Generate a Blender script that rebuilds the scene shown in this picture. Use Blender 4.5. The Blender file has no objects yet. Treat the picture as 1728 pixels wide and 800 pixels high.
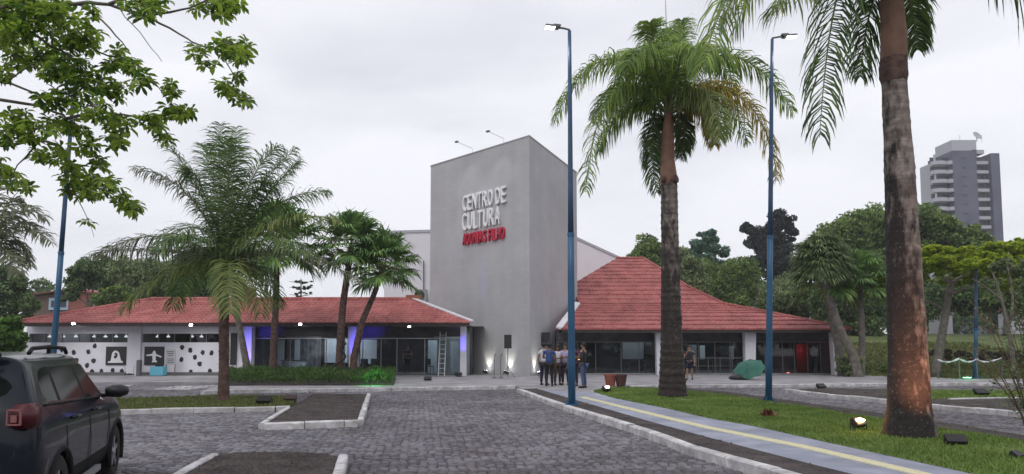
import bpy, bmesh, math, random
import numpy as np
from mathutils import Vector, Matrix, noise
R = math.radians
random.seed(7); rng = np.random.default_rng(7)
scene = bpy.context.scene
col = scene.collection

# ------------------------------------------------------------------ camera
F, CX, PY, PITCH, CAMZ = 1150.0, 864.0, 505.0, R(4.0), 1.7
cam_d = bpy.data.cameras.new('camera'); cam = bpy.data.objects.new('camera', cam_d); col.objects.link(cam)
cam.location = (0, 0, CAMZ); cam.rotation_euler = (R(90) + PITCH, 0, 0)
cam_d.sensor_width = 36; cam_d.lens = 36 * F / 1728; cam_d.shift_y = (PY - 400) / 1728
cam_d.clip_start = 0.1; cam_d.clip_end = 3000
scene.camera = cam
# ------------------------------------------------------------------ sky, sun, exposure
SUN_EL, SUN_AZ = R(52), R(200)
w = bpy.data.worlds.new('World'); scene.world = w; w.use_nodes = True
nt = w.node_tree; nt.nodes.clear()
wo = nt.nodes.new('ShaderNodeOutputWorld'); bg = nt.nodes.new('ShaderNodeBackground')
sky = nt.nodes.new('ShaderNodeTexSky'); sky.sky_type = 'NISHITA'; sky.sun_disc = False
sky.sun_elevation = SUN_EL; sky.sun_rotation = SUN_AZ
tc = nt.nodes.new('ShaderNodeTexCoord'); mp = nt.nodes.new('ShaderNodeMapping'); mp.inputs['Scale'].default_value = (1, 1, 3.2)
nz = nt.nodes.new('ShaderNodeTexNoise'); nz.inputs['Scale'].default_value = 1.7; nz.inputs['Detail'].default_value = 5; nz.inputs['Roughness'].default_value = .5
nz.inputs['Distortion'].default_value = .3
rp = nt.nodes.new('ShaderNodeValToRGB')
rp.color_ramp.elements[0].position = .36; rp.color_ramp.elements[0].color = (.72, .725, .80, 1)
rp.color_ramp.elements[1].position = .62; rp.color_ramp.elements[1].color = (.935, .94, .985, 1)
sc_ = nt.nodes.new('ShaderNodeVectorMath'); sc_.operation = 'SCALE'; sc_.inputs['Scale'].default_value = 10.6
mx = nt.nodes.new('ShaderNodeMix'); mx.data_type = 'RGBA'; mx.inputs['Factor'].default_value = .94
L = nt.links.new
L(tc.outputs['Generated'], mp.inputs['Vector']); L(mp.outputs[0], nz.inputs['Vector']); L(nz.outputs['Fac'], rp.inputs['Fac'])
L(rp.outputs['Color'], sc_.inputs[0]); L(sky.outputs['Color'], mx.inputs['A']); L(sc_.outputs[0], mx.inputs['B'])
L(mx.outputs['Result'], bg.inputs['Color']); bg.inputs['Strength'].default_value = .1
L(bg.outputs[0], wo.inputs['Surface'])
sd = bpy.data.lights.new('sun', 'SUN'); sd.energy = .9; sd.angle = R(30); sd.color = (1, .97, .93)
sun = bpy.data.objects.new('sun', sd); col.objects.link(sun)
sun.rotation_euler = (R(90) - SUN_EL, 0, math.pi - SUN_AZ + math.pi * 0)
_d = Vector((math.sin(SUN_AZ) * math.cos(SUN_EL), math.cos(SUN_AZ) * math.cos(SUN_EL), math.sin(SUN_EL)))
sun.rotation_euler = _d.to_track_quat('Z', 'Y').to_euler()
scene.view_settings.view_transform = 'Standard'; scene.view_settings.look = 'None'
scene.view_settings.gamma = 1; scene.view_settings.exposure = 0.08

# ------------------------------------------------------------------ placing helpers (map survey)
cp, sp = math.cos(PITCH), math.sin(PITCH)
def ray(px, py):
    u = (px - CX) / F; v = (PY - py) / F
    return u, cp - v * sp, sp + v * cp
def G(px, py, z=0.0):
    x, y, zz = ray(px, py); t = (z - CAMZ) / zz
    return Vector((x * t, y * t, z))
def at(px, py, D):
    x, y, zz = ray(px, py); t = D / y
    return Vector((x * t, D, CAMZ + zz * t))

# ------------------------------------------------------------------ objects
OFF = {}
def thing(name, label, cat, loc=(0, 0, 0), rz=0, group=None, kind=None):
    o = bpy.data.objects.new(name, None); col.objects.link(o)
    o.location = loc; o.rotation_euler = (0, 0, rz); o.empty_display_size = .2
    OFF[o.name] = Vector(loc)
    if label: o['label'] = label
    if cat: o['category'] = cat
    if group: o['group'] = group
    if kind: o['kind'] = kind
    return o
def tag(o, label=None, cat=None, group=None, kind=None):
    for k, v in (('label', label), ('category', cat), ('group', group), ('kind', kind)):
        if v: o[k] = v
    return o
def link(name, me, mat, parent=None, local=False, smooth=False, kind=None, label=None):
    o = bpy.data.objects.new(name, me); col.objects.link(o)
    if mat is not None:
        mats = mat if isinstance(mat, (list, tuple)) else [mat]
        if not me.materials:
            for m in mats: me.materials.append(m)
    if parent is not None:
        o.parent = parent
        off = OFF.get(parent.name, Vector((0, 0, 0)))
        OFF[o.name] = Vector((0, 0, 0)) if local else off.copy()
        if not local and off.length > 0: me.transform(Matrix.Translation(-off))
    if smooth: me.polygons.foreach_set('use_smooth', [True] * len(me.polygons))
    if kind: o['kind'] = kind
    if label: o['label'] = label
    return o
def copy_tree(o, parent=None):
    c = o.copy(); col.objects.link(c)
    if parent: c.parent = parent
    for ch in list(o.children): copy_tree(ch, c)
    return c

class MB:
    def __init__(s): s.v = []; s.f = []; s.m = []
    def add(s, vs, fs, mi=0):
        n = len(s.v); s.v += [tuple(v) for v in vs]
        for f in fs: s.f.append([i + n for i in f]); s.m.append(mi)
        return s
    def box(s, c, size, rz=0, M=None, mi=0):
        x, y, z = [a / 2 for a in size]
        vs = [Vector((a, b, d)) for a in (-x, x) for b in (-y, y) for d in (-z, z)]
        m = M if M is not None else Matrix.Rotation(rz, 3, 'Z')
        vs = [m @ v + Vector(c) for v in vs]
        return s.add(vs, [(0, 1, 3, 2), (4, 6, 7, 5), (0, 4, 5, 1), (2, 3, 7, 6), (0, 2, 6, 4), (1, 5, 7, 3)], mi)
    def quad(s, a, b, c, d, mi=0): return s.add([a, b, c, d], [(0, 1, 2, 3)], mi)
    def prism(s, poly, z0, z1, mi=0):
        n = len(poly); vs = [(p[0], p[1], z0) for p in poly] + [(p[0], p[1], z1) for p in poly]
        area = sum(poly[i][0] * poly[(i + 1) % n][1] - poly[(i + 1) % n][0] * poly[i][1] for i in range(n))
        idx = list(range(n)) if area > 0 else list(range(n))[::-1]
        fs = [[i + n for i in idx], idx[::-1]] + [(idx[i], idx[(i + 1) % n], idx[(i + 1) % n] + n, idx[i] + n) for i in range(n)]
        return s.add(vs, fs, mi)
    def vprism(s, pts, d, mi=0):
        """polygon in 3-D extruded along vector d"""
        n = len(pts); d = Vector(d); vs = [Vector(p) for p in pts] + [Vector(p) + d for p in pts]
        return s.add(vs, [list(range(n))[::-1], [i + n for i in range(n)]] + [(i, (i + 1) % n, (i + 1) % n + n, i + n) for i in range(n)], mi)
    def tube(s, pts, rad, n=8, cap=True, mi=0):
        pts = [Vector(p) for p in pts]; k = len(pts)
        if not hasattr(rad, '__len__'): rad = [rad] * k
        vs = []; t0 = None; u = None
        for i, p in enumerate(pts):
            t = (pts[min(i + 1, k - 1)] - pts[max(i - 1, 0)]).normalized()
            if u is None:
                u = t.cross(Vector((0, 0, 1)));
                if u.length < .1: u = t.cross(Vector((1, 0, 0)))
                u.normalize()
            else:
                u = (u - t * u.dot(t)).normalized()
            w_ = t.cross(u)
            for j in range(n):
                a = 2 * math.pi * j / n
                vs.append(p + (u * math.cos(a) + w_ * math.sin(a)) * rad[i])
        fs = [(i * n + j, i * n + (j + 1) % n, (i + 1) * n + (j + 1) % n, (i + 1) * n + j) for i in range(k - 1) for j in range(n)]
        if cap: fs += [list(range(n))[::-1], [(k - 1) * n + j for j in range(n)]]
        return s.add(vs, fs, mi)
    def lathe(s, prof, c=(0, 0, 0), n=24, M=None, mi=0, close=False):
        """prof: (r, z) pairs round the z axis"""
        vs = []; c = Vector(c); k = len(prof)
        for r_, z_ in prof:
            for j in range(n):
                a = 2 * math.pi * j / n; v = Vector((r_ * math.cos(a), r_ * math.sin(a), z_))
                if M is not None: v = M @ v
                vs.append(v + c)
        fs = [(i * n + j, i * n + (j + 1) % n, (i + 1) * n + (j + 1) % n, (i + 1) * n + j) for i in range(k - 1) for j in range(n)]
        if close: fs += [list(range(n))[::-1], [(k - 1) * n + j for j in range(n)]]
        return s.add(vs, fs, mi)
    def mesh(s, name='m'):
        me = bpy.data.meshes.new(name); me.from_pydata(s.v, [], s.f)
        if any(s.m): me.polygons.foreach_set('material_index', s.m)
        me.update(); return me
    def build(s, name, mat, parent=None, **k):
        return link(name, s.mesh(name), mat, parent, **k)

def np_mesh(name, V, faces_n):
    """V: (k*faces_n,3) consecutive verts, faces of faces_n verts"""
    V = np.asarray(V, dtype=np.float32).reshape(-1, 3); nf = len(V) // faces_n
    me = bpy.data.meshes.new(name); me.vertices.add(len(V)); me.vertices.foreach_set('co', V.ravel())
    me.loops.add(len(V)); me.loops.foreach_set('vertex_index', np.arange(len(V), dtype=np.int32))
    me.polygons.add(nf); me.polygons.foreach_set('loop_start', np.arange(0, len(V), faces_n, dtype=np.int32))
    me.update(calc_edges=True); return me

# ------------------------------------------------------------------ materials
MATS = {}
def mat(name, c, rough=.8, c2=None, scale=3., bump=0., bscale=None, metal=0., emit=None, es=0., island=False, detail=6, coords='Object', spec=.5, stretch=(1, 1, 1), trans=0, lo=.35, hi=.65, coat=0):
    if name in MATS: return MATS[name]
    m = bpy.data.materials.new(name); m.use_nodes = True; MATS[name] = m
    t = m.node_tree; b = t.nodes['Principled BSDF']
    b.inputs['Roughness'].default_value = rough; b.inputs['Metallic'].default_value = metal
    b.inputs['Specular IOR Level'].default_value = spec; b.inputs['Coat Weight'].default_value = coat
    b.inputs['Base Color'].default_value = (*c, 1)
    ln = t.links.new
    if c2 is not None or bump:
        tcn = t.nodes.new('ShaderNodeTexCoord'); mpn = t.nodes.new('ShaderNodeMapping'); mpn.inputs['Scale'].default_value = stretch
        ln(tcn.outputs[coords], mpn.inputs['Vector'])
    if c2 is not None:
        n = t.nodes.new('ShaderNodeTexNoise'); n.inputs['Scale'].default_value = scale; n.inputs['Detail'].default_value = detail
        ln(mpn.outputs[0], n.inputs['Vector'])
        r = t.nodes.new('ShaderNodeValToRGB'); r.color_ramp.elements[0].position = lo; r.color_ramp.elements[1].position = hi
        r.color_ramp.elements[0].color = (*c, 1); r.color_ramp.elements[1].color = (*c2, 1)
        if island:
            g = t.nodes.new('ShaderNodeNewGeometry'); a = t.nodes.new('ShaderNodeMath'); a.operation = 'MULTIPLY_ADD'
            a.inputs[1].default_value = island; ln(g.outputs['Random Per Island'], a.inputs[0])
            s_ = t.nodes.new('ShaderNodeMath'); s_.operation = 'SUBTRACT'; s_.inputs[1].default_value = island / 2
            ln(n.outputs['Fac'], s_.inputs[0]); ln(s_.outputs[0], a.inputs[2]); ln(a.outputs[0], r.inputs['Fac'])
        else: ln(n.outputs['Fac'], r.inputs['Fac'])
        ln(r.outputs['Color'], b.inputs['Base Color'])
    if bump:
        n2 = t.nodes.new('ShaderNodeTexNoise'); n2.inputs['Scale'].default_value = bscale or scale * 4; n2.inputs['Detail'].default_value = 5
        ln(mpn.outputs[0], n2.inputs['Vector']); bp = t.nodes.new('ShaderNodeBump'); bp.inputs['Strength'].default_value = bump
        bp.inputs['Distance'].default_value = .02
        ln(n2.outputs['Fac'], bp.inputs['Height']); ln(bp.outputs[0], b.inputs['Normal'])
    if emit: b.inputs['Emission Color'].default_value = (*emit, 1); b.inputs['Emission Strength'].default_value = es
    if trans:
        tr = t.nodes.new('ShaderNodeBsdfTranslucent'); ms = t.nodes.new('ShaderNodeMixShader'); ms.inputs[0].default_value = trans
        src = b.inputs['Base Color'].links[0].from_socket if b.inputs['Base Color'].links else None
        if src: ln(src, tr.inputs['Color'])
        else: tr.inputs['Color'].default_value = (*c, 1)
        out = t.nodes['Material Output']; ln(b.outputs[0], ms.inputs[1]); ln(tr.outputs[0], ms.inputs[2]); ln(ms.outputs[0], out.inputs['Surface'])
    return m
def glass(name, tint=(.75, .8, .82), refl=.5):
    m = bpy.data.materials.new(name); m.use_nodes = True; t = m.node_tree; t.nodes.clear(); MATS[name] = m
    o = t.nodes.new('ShaderNodeOutputMaterial'); a = t.nodes.new('ShaderNodeBsdfTransparent'); a.inputs[0].default_value = (*tint, 1)
    g = t.nodes.new('ShaderNodeBsdfGlossy'); g.inputs['Roughness'].default_value = .03
    fr = t.nodes.new('ShaderNodeFresnel'); fr.inputs[0].default_value = 1.5
    mt = t.nodes.new('ShaderNodeMath'); mt.operation = 'MULTIPLY'; mt.inputs[1].default_value = refl * 2; t.links.new(fr.outputs[0], mt.inputs[0])
    x = t.nodes.new('ShaderNodeMixShader'); t.links.new(mt.outputs[0], x.inputs[0]); t.links.new(a.outputs[0], x.inputs[1]); t.links.new(g.outputs[0], x.inputs[2])
    t.links.new(x.outputs[0], o.inputs[0]); return m

M_cobble = mat('cobble', (.125, .120, .134), .75, (.225, .218, .238), .7, .5, 30, island=.8)
M_cobble_red = mat('cobble_reddish', (.12, .09, .10), .8, (.20, .16, .17), 2.2, .5, 30, island=.7)
M_joint = mat('joint_sand', (.075, .07, .075), .95, (.12, .112, .118), 8, .4, 60)
M_kerb = mat('kerb_paint', (.40, .39, .40), .8, (.70, .69, .71), 2.6, .3, 40)
M_kerb_old = mat('kerb_paint_worn', (.38, .37, .36), .85, (.60, .58, .60), 4, .3, 40)
M_soil = mat('soil', (.030, .023, .023), .95, (.075, .060, .056), 2.2, .8, 26)
M_pave = mat('pavement_grey', (.24, .26, .33), .75, (.33, .35, .43), 2.2, .2, 50)
M_plaza = mat('plaza_concrete', (.26, .25, .26), .8, (.36, .35, .37), 1.3, .2, 30)
M_yellow = mat('tactile_yellow', (.66, .62, .40), .75, (.76, .73, .54), 6, .2, 60)
M_grassbase = mat('lawn_base', (.085, .125, .03), .95, (.14, .19, .05), 2.5, .6, 40)
M_grass = mat('grass_blades', (.10, .18, .030), .7, (.22, .31, .07), .9, island=.4, trans=.3)
M_dullgrass = mat('grass_dull', (.09, .12, .03), .8, (.17, .18, .06), 2, island=.5, trans=.25)
M_terrain = mat('terrain', (.05, .085, .022), .95, (.13, .155, .045), .5, .6, 6)
M_conc = mat('tower_render', (.42, .42, .435), .85, (.50, .50, .51), .35, .12, 22)
M_white = mat('white_paint', (.62, .61, .66), .7, (.72, .71, .76), 1.2, .05, 20)
M_wall = mat('wall_offwhite', (.66, .65, .71), .8, (.74, .73, .78), .8, .08, 20)
M_tile = mat('roof_tile_red', (.30, .080, .076), .75, (.41, .130, .122), 1.6, .3, 16)
M_tile_l = mat('roof_tile_rose', (.35, .10, .095), .75, (.48, .17, .155), 1.2, .3, 16)
M_fascia = mat('fascia_dark', (.04, .03, .03), .7)
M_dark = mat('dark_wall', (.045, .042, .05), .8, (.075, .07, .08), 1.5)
M_black = mat('black_plastic', (.012, .012, .014), .5)
M_blackp = mat('black_panel', (.02, .02, .024), .6)
M_steel = mat('steel', (.35, .36, .38), .4, metal=.8)
M_frame = mat('frame_grey', (.12, .12, .13), .5)
M_blue = mat('blue_pole_paint', (.014, .075, .16), .45, (.022, .11, .22), 2.5, .1, 20, stretch=(1, 1, .3))
M_palmtrunk = mat('palm_bark_grey', (.11, .09, .085), .9, (.26, .235, .215), 3.2, .9, 22, stretch=(1.2, 1.2, 2.2))
M_palmdark = mat('palm_bark_dark', (.035, .027, .027), .9, (.15, .115, .10), 5.5, 1, 28, stretch=(1.4, 1.4, .5), lo=.38, hi=.68)
M_cshaft = mat('crownshaft', (.15, .075, .05), .7, (.24, .13, .09), 2.5, .4, 18)
M_brownbark = mat('bark_brown', (.06, .032, .028), .9, (.14, .085, .07), 6, 1, 25)
M_bark = mat('bark_grey', (.10, .09, .075), .9, (.19, .17, .145), 5, .8, 25)
M_frond = mat('frond_green', (.10, .19, .035), .55, (.31, .44, .08), 1.6, island=.5, trans=.4)
M_frond_dk = mat('frond_dark', (.042, .092, .028), .55, (.17, .27, .075), 1.6, island=.5, trans=.35)
M_frond_y = mat('frond_yellowing', (.24, .22, .03), .6, (.50, .38, .06), 2.5, island=.6, trans=.45)
M_frond_yg = mat('frond_yellowgreen', (.10, .16, .035), .6, (.26, .30, .09), 2.5, island=.6, trans=.3)
M_frond_gy = mat('frond_greyish', (.07, .09, .045), .6, (.20, .22, .12), 2.5, island=.6, trans=.3)
M_rachis = mat('rachis', (.14, .17, .06), .6)
M_fan = mat('fan_leaf', (.065, .15, .035), .55, (.24, .38, .10), 1.6, island=.5, trans=.25)
M_leafN = mat('near_leaf', (.065, .14, .022), .5, (.30, .43, .05), 1.0, island=.6, trans=.55)
M_lf1 = mat('leaf_mid', (.075, .13, .04), .7, (.26, .36, .10), .5, island=.8, trans=.4)
M_lf2 = mat('leaf_dark', (.045, .085, .035), .7, (.17, .26, .09), .5, island=.8, trans=.35)
M_lf3 = mat('leaf_yellowgreen', (.22, .33, .025), .7, (.52, .60, .06), .8, island=.7, trans=.55)
M_lf4 = mat('leaf_grey', (.10, .14, .06), .7, (.30, .37, .17), .5, island=.8, trans=.4)
M_lf5 = mat('leaf_blackish', (.008, .014, .014), .7, (.035, .045, .045), .5, island=.8)
M_lf6 = mat('leaf_bluegreen', (.045, .11, .075), .7, (.13, .24, .155), .5, island=.8, trans=.2)
M_hedge = mat('leaf_hedge', (.018, .05, .010), .7, (.09, .17, .03), 1.2, island=.8, trans=.25)
M_redleaf = mat('leaf_red', (.10, .025, .018), .7, (.22, .07, .04), 5, island=.8)
def geo_pos(t):
    g = t.nodes.new('ShaderNodeNewGeometry'); return g.outputs['Position']
def mul_layer(m, build, fac=1.0, mode='MULTIPLY'):
    '''multiply the base colour by a further texture layer'''
    t = m.node_tree; b = t.nodes['Principled BSDF']; src = b.inputs['Base Color'].links[0].from_socket
    x = t.nodes.new('ShaderNodeMix'); x.data_type = 'RGBA'; x.blend_type = mode; x.inputs['Factor'].default_value = fac
    t.links.new(src, x.inputs['A']); t.links.new(build(t), x.inputs['B']); t.links.new(x.outputs['Result'], b.inputs['Base Color'])
def noise_ramp(scale, stretch, c0, c1, lo=.4, hi=.6, det=5):
    def f(t):
        mp_ = t.nodes.new('ShaderNodeMapping'); mp_.inputs['Scale'].default_value = stretch; t.links.new(geo_pos(t), mp_.inputs[0])
        n = t.nodes.new('ShaderNodeTexNoise'); n.inputs['Scale'].default_value = scale; n.inputs['Detail'].default_value = det; t.links.new(mp_.outputs[0], n.inputs[0])
        r = t.nodes.new('ShaderNodeValToRGB'); r.color_ramp.elements[0].position = lo; r.color_ramp.elements[1].position = hi
        r.color_ramp.elements[0].color = (*c0, 1); r.color_ramp.elements[1].color = (*c1, 1); t.links.new(n.outputs[0], r.inputs[0]); return r.outputs[0]
    return f
def cell_ramp(stretch, c0, c1):
    def f(t):
        mp_ = t.nodes.new('ShaderNodeMapping'); mp_.inputs['Scale'].default_value = stretch; t.links.new(geo_pos(t), mp_.inputs[0])
        v = t.nodes.new('ShaderNodeTexVoronoi'); v.inputs['Scale'].default_value = 1; v.inputs['Randomness'].default_value = .35; t.links.new(mp_.outputs[0], v.inputs[0])
        s = t.nodes.new('ShaderNodeSeparateColor'); t.links.new(v.outputs['Color'], s.inputs[0])
        r = t.nodes.new('ShaderNodeValToRGB'); r.color_ramp.elements[0].color = (*c0, 1); r.color_ramp.elements[1].color = (*c1, 1); t.links.new(s.outputs[0], r.inputs[0]); return r.outputs[0]
    return f
for m_ in (M_cobble, M_joint):
    mul_layer(m_, noise_ramp(.22, (1, 1, 1), (.80, .78, .79), (1.14, 1.14, 1.14), .42, .60)); mul_layer(m_, noise_ramp(1.1, (1, 1.6, 1), (.84, .80, .78), (1.06, 1.06, 1.08), .36, .62))
for m_ in (M_tile, M_tile_l):
    mul_layer(m_, cell_ramp((3.85, 2.9, 0), (.84, .81, .81), (1.10, 1.08, 1.07))); mul_layer(m_, noise_ramp(.8, (1, .5, .5), (.80, .78, .77), (1.03, 1.03, 1.03), .34, .6))
mul_layer(M_kerb, noise_ramp(7, (1, 1, 1), (.78, .76, .72), (1, 1, 1), .38, .55)); mul_layer(M_pave, noise_ramp(.9, (1, 1, 1), (.84, .83, .83), (1.05, 1.05, 1.05), .38, .6)); mul_layer(M_plaza, noise_ramp(.7, (1, 1, 1), (.80, .79, .78), (1.05, 1.05, 1.05), .36, .6))
M_glass = glass('window_glass')
M_glassd = glass('window_glass_dark', (.5, .52, .55), .5)
M_clay = mat('terracotta', (.22, .06, .04), .8, (.34, .11, .07), 5)
M_tarp = mat('green_canvas', (.022, .105, .075), .8, (.035, .145, .105), 3)
M_cyan = mat('cyan_cloth', (.12, .40, .52), .8)
M_ledw = mat('lamp_white', (1, 1, 1), .5, emit=(1, .98, .95), es=22)
M_warm = mat('lamp_warm', (1, .9, .7), .5, emit=(1, .62, .25), es=14)
M_inlite = mat('lamp_inner', (1, 1, 1), .5, emit=(1, .97, .92), es=2.6)
def lamp(name, kind, loc, power, color, target=None, size=.1, spot=60, blend=.6, parent=None):
    d = bpy.data.lights.new(name, kind); d.energy = power; d.color = color
    if kind == 'SPOT': d.spot_size = R(spot); d.spot_blend = blend; d.shadow_soft_size = size
    elif kind == 'POINT': d.shadow_soft_size = size
    elif kind == 'AREA': d.size = size
    o = bpy.data.objects.new(name, d); col.objects.link(o); loc = Vector(loc)
    o.location = loc
    if target is not None: o.rotation_euler = (loc - Vector(target)).to_track_quat('Z', 'Y').to_euler()
    if parent is not None: o.parent = parent; o.location = loc - OFF.get(parent.name, Vector())
    return o

# ================================================================== GROUND
def GP(pts, z): return [G(x, y, z) for x, y in pts]
def gb(name, poly, z0, z1, m, kind='structure', parent=None):
    o = MB().prism([(p[0], p[1]) for p in poly], z0, z1).build(name, m, parent)
    if kind: o['kind'] = kind
    return o
def flat(name, poly, z, m, parent=None, kind='structure'):
    o = MB().add([(p[0], p[1], z) for p in poly], [list(range(len(poly)))]).build(name, m, parent)
    if o.data.polygons[0].normal.z < 0: o.data.flip_normals()
    if kind: o['kind'] = kind
    return o
# large terrain sheet with a hill on the right
def hill_z(x, y):
    a = max(0, min(1, (y - 33) / 30)) * max(0, min(1, (x - 15) / 5)); a = a * a * (3 - 2 * a)
    return a * 3.0 + (max(0, y - 80) * .02 if y > 80 else 0) * max(0, min(1, (y - 80) / 60))
tm = MB(); xs = list(range(-400, -60, 40)) + list(range(-60, 100, 4)) + list(range(100, 420, 40)); ys = [-60, -20, 0, 5, 10, 15, 20, 25, 30] + list(range(33, 90, 3)) + list(range(90, 900, 45))
vs = [(x, y, hill_z(x, y) - .10) for y in ys for x in xs]; nx = len(xs)
tm.add(vs, [(j * nx + i, j * nx + i + 1, (j + 1) * nx + i + 1, (j + 1) * nx + i) for j in range(len(ys) - 1) for i in range(nx - 1)])
tag(tm.build('terrain', M_terrain, smooth=True), kind='structure')
road = tag(MB().add([(-60, -25, -.022), (70, -25, -.022), (70, 36.5, -.022), (-60, 36.5, -.022)], [(0, 1, 2, 3)]).build('cobbled_road', M_joint), kind='structure')

ZP = .12
B_ = GP([(880, 657), (965, 686), (1052, 712), (1122, 733), (1191, 759), (1360, 803), (1700, 900), (2300, 1080)], ZP)      # inner edge of the kerb
C_ = GP([(905, 656), (990, 681), (1099, 712.6), (1191, 738), (1360, 782), (1500, 817), (1850, 905), (2500, 1080)], ZP)
E_ = GP([(983, 671), (1076, 694), (1191, 722), (1360, 756), (1548, 800), (1750, 847), (2500, 1020)], ZP)
F_ = GP([(1003, 662), (1036, 672), (1122, 689), (1191, 705), (1284, 722), (1360, 739), (1478, 765), (1640, 800), (1850, 846), (2700, 1020)], ZP)
G_ = GP([(1003, 661), (1030, 655.5), (1100, 657), (1160, 661), (1228, 669), (1378, 692), (1478, 708), (1578, 724), (1728, 748), (1900, 776)], .1)
H_ = GP([(1003, 660), (1028, 653.5), (1100, 654.5), (1160, 657), (1228, 662), (1420, 689), (1560, 709), (1728, 736), (1900, 762)], .04)
far = [(14, 8.8)]
side_poly = B_ + F_[::-1]
sidewalk = gb('sidewalk', side_poly, -.1, ZP + .004, M_pave)
soil_strip = flat('soil_strip', B_ + C_[::-1], ZP + .012, M_soil)
lawn_poly = F_ + G_[::-1]
lawn = gb('lawn', lawn_poly, -.1, ZP + .01, M_grassbase)
verge_poly = G_ + H_[::-1]
verge = gb('soil_verge', verge_poly, -.1, .06, M_soil)
# plaza
PLF = [(-260, 645.5), (385, 645), (338, 660.5), (380, 658), (640, 655), (870, 651), (885, 657), (950, 670), (1003, 661.5), (1028, 653.5), (1060, 650.5), (1728, 645.5), (2100, 643)]
plz = GP(PLF, ZP)
plaza_poly = plz + [Vector((plz[-1].x, 34.0, 0)), Vector((22, 34, 0)), Vector((20, 60, 0)), Vector((-42, 60, 0))]
plaza = gb('plaza', plaza_poly, -.1, ZP, M_plaza)
# islands
isA = GP([(446, 716), (603, 711), (619, 665), (527, 665), (490, 688)], .1)
isB = GP([(180, 870), (300, 797), (355, 768), (400, 763.5), (480, 762), (545, 765), (572, 771), (560, 806), (535, 880)], .1)
gst = GP([(-300, 702), (120, 694), (300, 690), (440, 688), (488, 686), (500, 674), (478, 669), (380, 668), (200, 673), (-300, 684)], .1)
isR = GP([(1330, 658), (1400, 666.5), (1495, 674.5), (1570, 683.5), (1720, 696.5), (1950, 716), (1950, 672), (1728, 663), (1500, 656.5), (1400, 655)], .1)
islandA = gb('soil_island', isA, -.1, .10, M_soil)
islandB = gb('soil_island', isB, -.1, .10, M_soil)
grass_strip = gb('grass_strip', gst, -.1, .10, M_grassbase)
islandR = gb('soil_island', isR, -.1, .10, M_soil)
grR = GP([(1500, 667), (1570, 674), (1600, 673), (1700, 671), (1950, 675), (1950, 661), (1728, 660.5), (1560, 659), (1500, 661)], .1)
flat('grass_patch', grR, .108, M_grassbase)
# concrete forecourt before the white wall, with worn painted stripes
flat('forecourt', GP([(-260, 647), (384, 646), (330, 662), (200, 668), (-260, 672)], -.0) , -.012, mat('forecourt_grey', (.19, .185, .20), .85, (.27, .26, .28), 1.2, .2, 30))
flat('painted_marking', GP([(252, 657.5), (300, 651), (372, 650), (352, 653.5), (318, 658)], 0), .004, M_kerb_old)
flat('painted_marking', GP([(180, 658), (214, 649), (226, 649), (200, 658)], 0), .004, M_kerb_old)

# kerbs: individual stones
def resample(pts, step):
    out = [Vector(pts[0])]; acc = 0
    for a, b in zip(pts[:-1], pts[1:]):
        a = Vector(a); b = Vector(b); l = (b - a).length; d = step - acc
        while d <= l: out.append(a.lerp(b, d / l)); d += step
        acc = (acc + l) % step if l else acc
    out.append(Vector(pts[-1])); return out
def kerb(pts, label, width=.16, h=.14, step=.9, m=M_kerb, side=1, closed=False):
    pts = [Vector((p[0], p[1], 0)) for p in pts]
    if closed: pts.append(pts[0])
    k = thing('kerb', None, None, pts[0], kind='structure')
    rs = resample(pts, step)
    for a, b in zip(rs[:-1], rs[1:]):
        d = b - a; l = d.length
        if l < .12: continue
        d.normalize(); n = Vector((-d.y, d.x, 0)) * side; g = .008
        hh = h + random.uniform(-.008, .008); sh = n * random.uniform(-.008, .008)
        p0 = a + d * g + sh; p1 = b - d * g + sh
        b_ = .02
        prof = [(0, -.1), (0, hh - b_), (b_, hh), (width - b_, hh), (width, hh - b_), (width, -.1)]
        vs = [p + n * x + Vector((0, 0, z)) for p in (p0, p1) for x, z in prof]
        mb = MB(); mb.add(vs, [(i, i + 1, i + 7, i + 6) for i in range(5)] + [(0, 6, 11, 5), (5, 4, 3, 2, 1, 0), (6, 7, 8, 9, 10, 11)])
        o = mb.build('kerb_stone', m, k)
        bm_ = bmesh.new(); bm_.from_mesh(o.data); bmesh.ops.recalc_face_normals(bm_, faces=bm_.faces); bm_.to_mesh(o.data); bm_.free()
    return k
kerb(B_, '', .19, .145, 1.0, side=-1)
kerb(plz[2:6], '', .2, .14, 1.0, side=-1)
kerb(plz[10:], '', .2, .14, 1.0, side=-1)
kerb([isA[4], isA[0]], '', .12, .13, .8, side=-1); kerb([isA[0], isA[1]], '', .2, .14, .8, side=-1); kerb([isA[1], isA[2]], '', .13, .14, .8, side=-1)
kerb([isB[0], isB[1], isB[2]], '', .12, .13, .8, side=-1); kerb([isB[6], isB[7], isB[8]], '', .14, .14, .8, side=1)
kerb(gst[:5], '', .14, .13, 1.0, M_kerb_old, side=-1)
kerb(isR[:6], '', .17, .14, .9, side=-1)
kerb(GP([(1598, 674), (1700, 671.5), (1950, 676)], .1), '', .12, .14, .9, M_kerb_old, side=-1)

# tactile tiles: one by one
for k, p in enumerate(resample(E_, .30)[:-1]):
    rs = resample(E_, .30)
    if k == 0: TT = None
    q = rs[k + 1]; d = (q - p); an = math.atan2(d.y, d.x)
    if TT is None:
        TT = MB(); TT.box((0, 0, .009), (.294, .21, .018))
        for i in range(4): TT.box((0, (i - 1.5) * .05, .020), (.25, .02, .008))
        TT = TT.mesh('tactile_tile'); TT.materials.append(M_yellow)
    if p.y < 6: continue
    o = bpy.data.objects.new('tactile_tile', TT); col.objects.link(o); o.parent = sidewalk
    o.location = ((p + q) / 2).xy.to_3d() + Vector((0, 0, ZP + .004)); o.rotation_euler = (0, 0, an)

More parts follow.
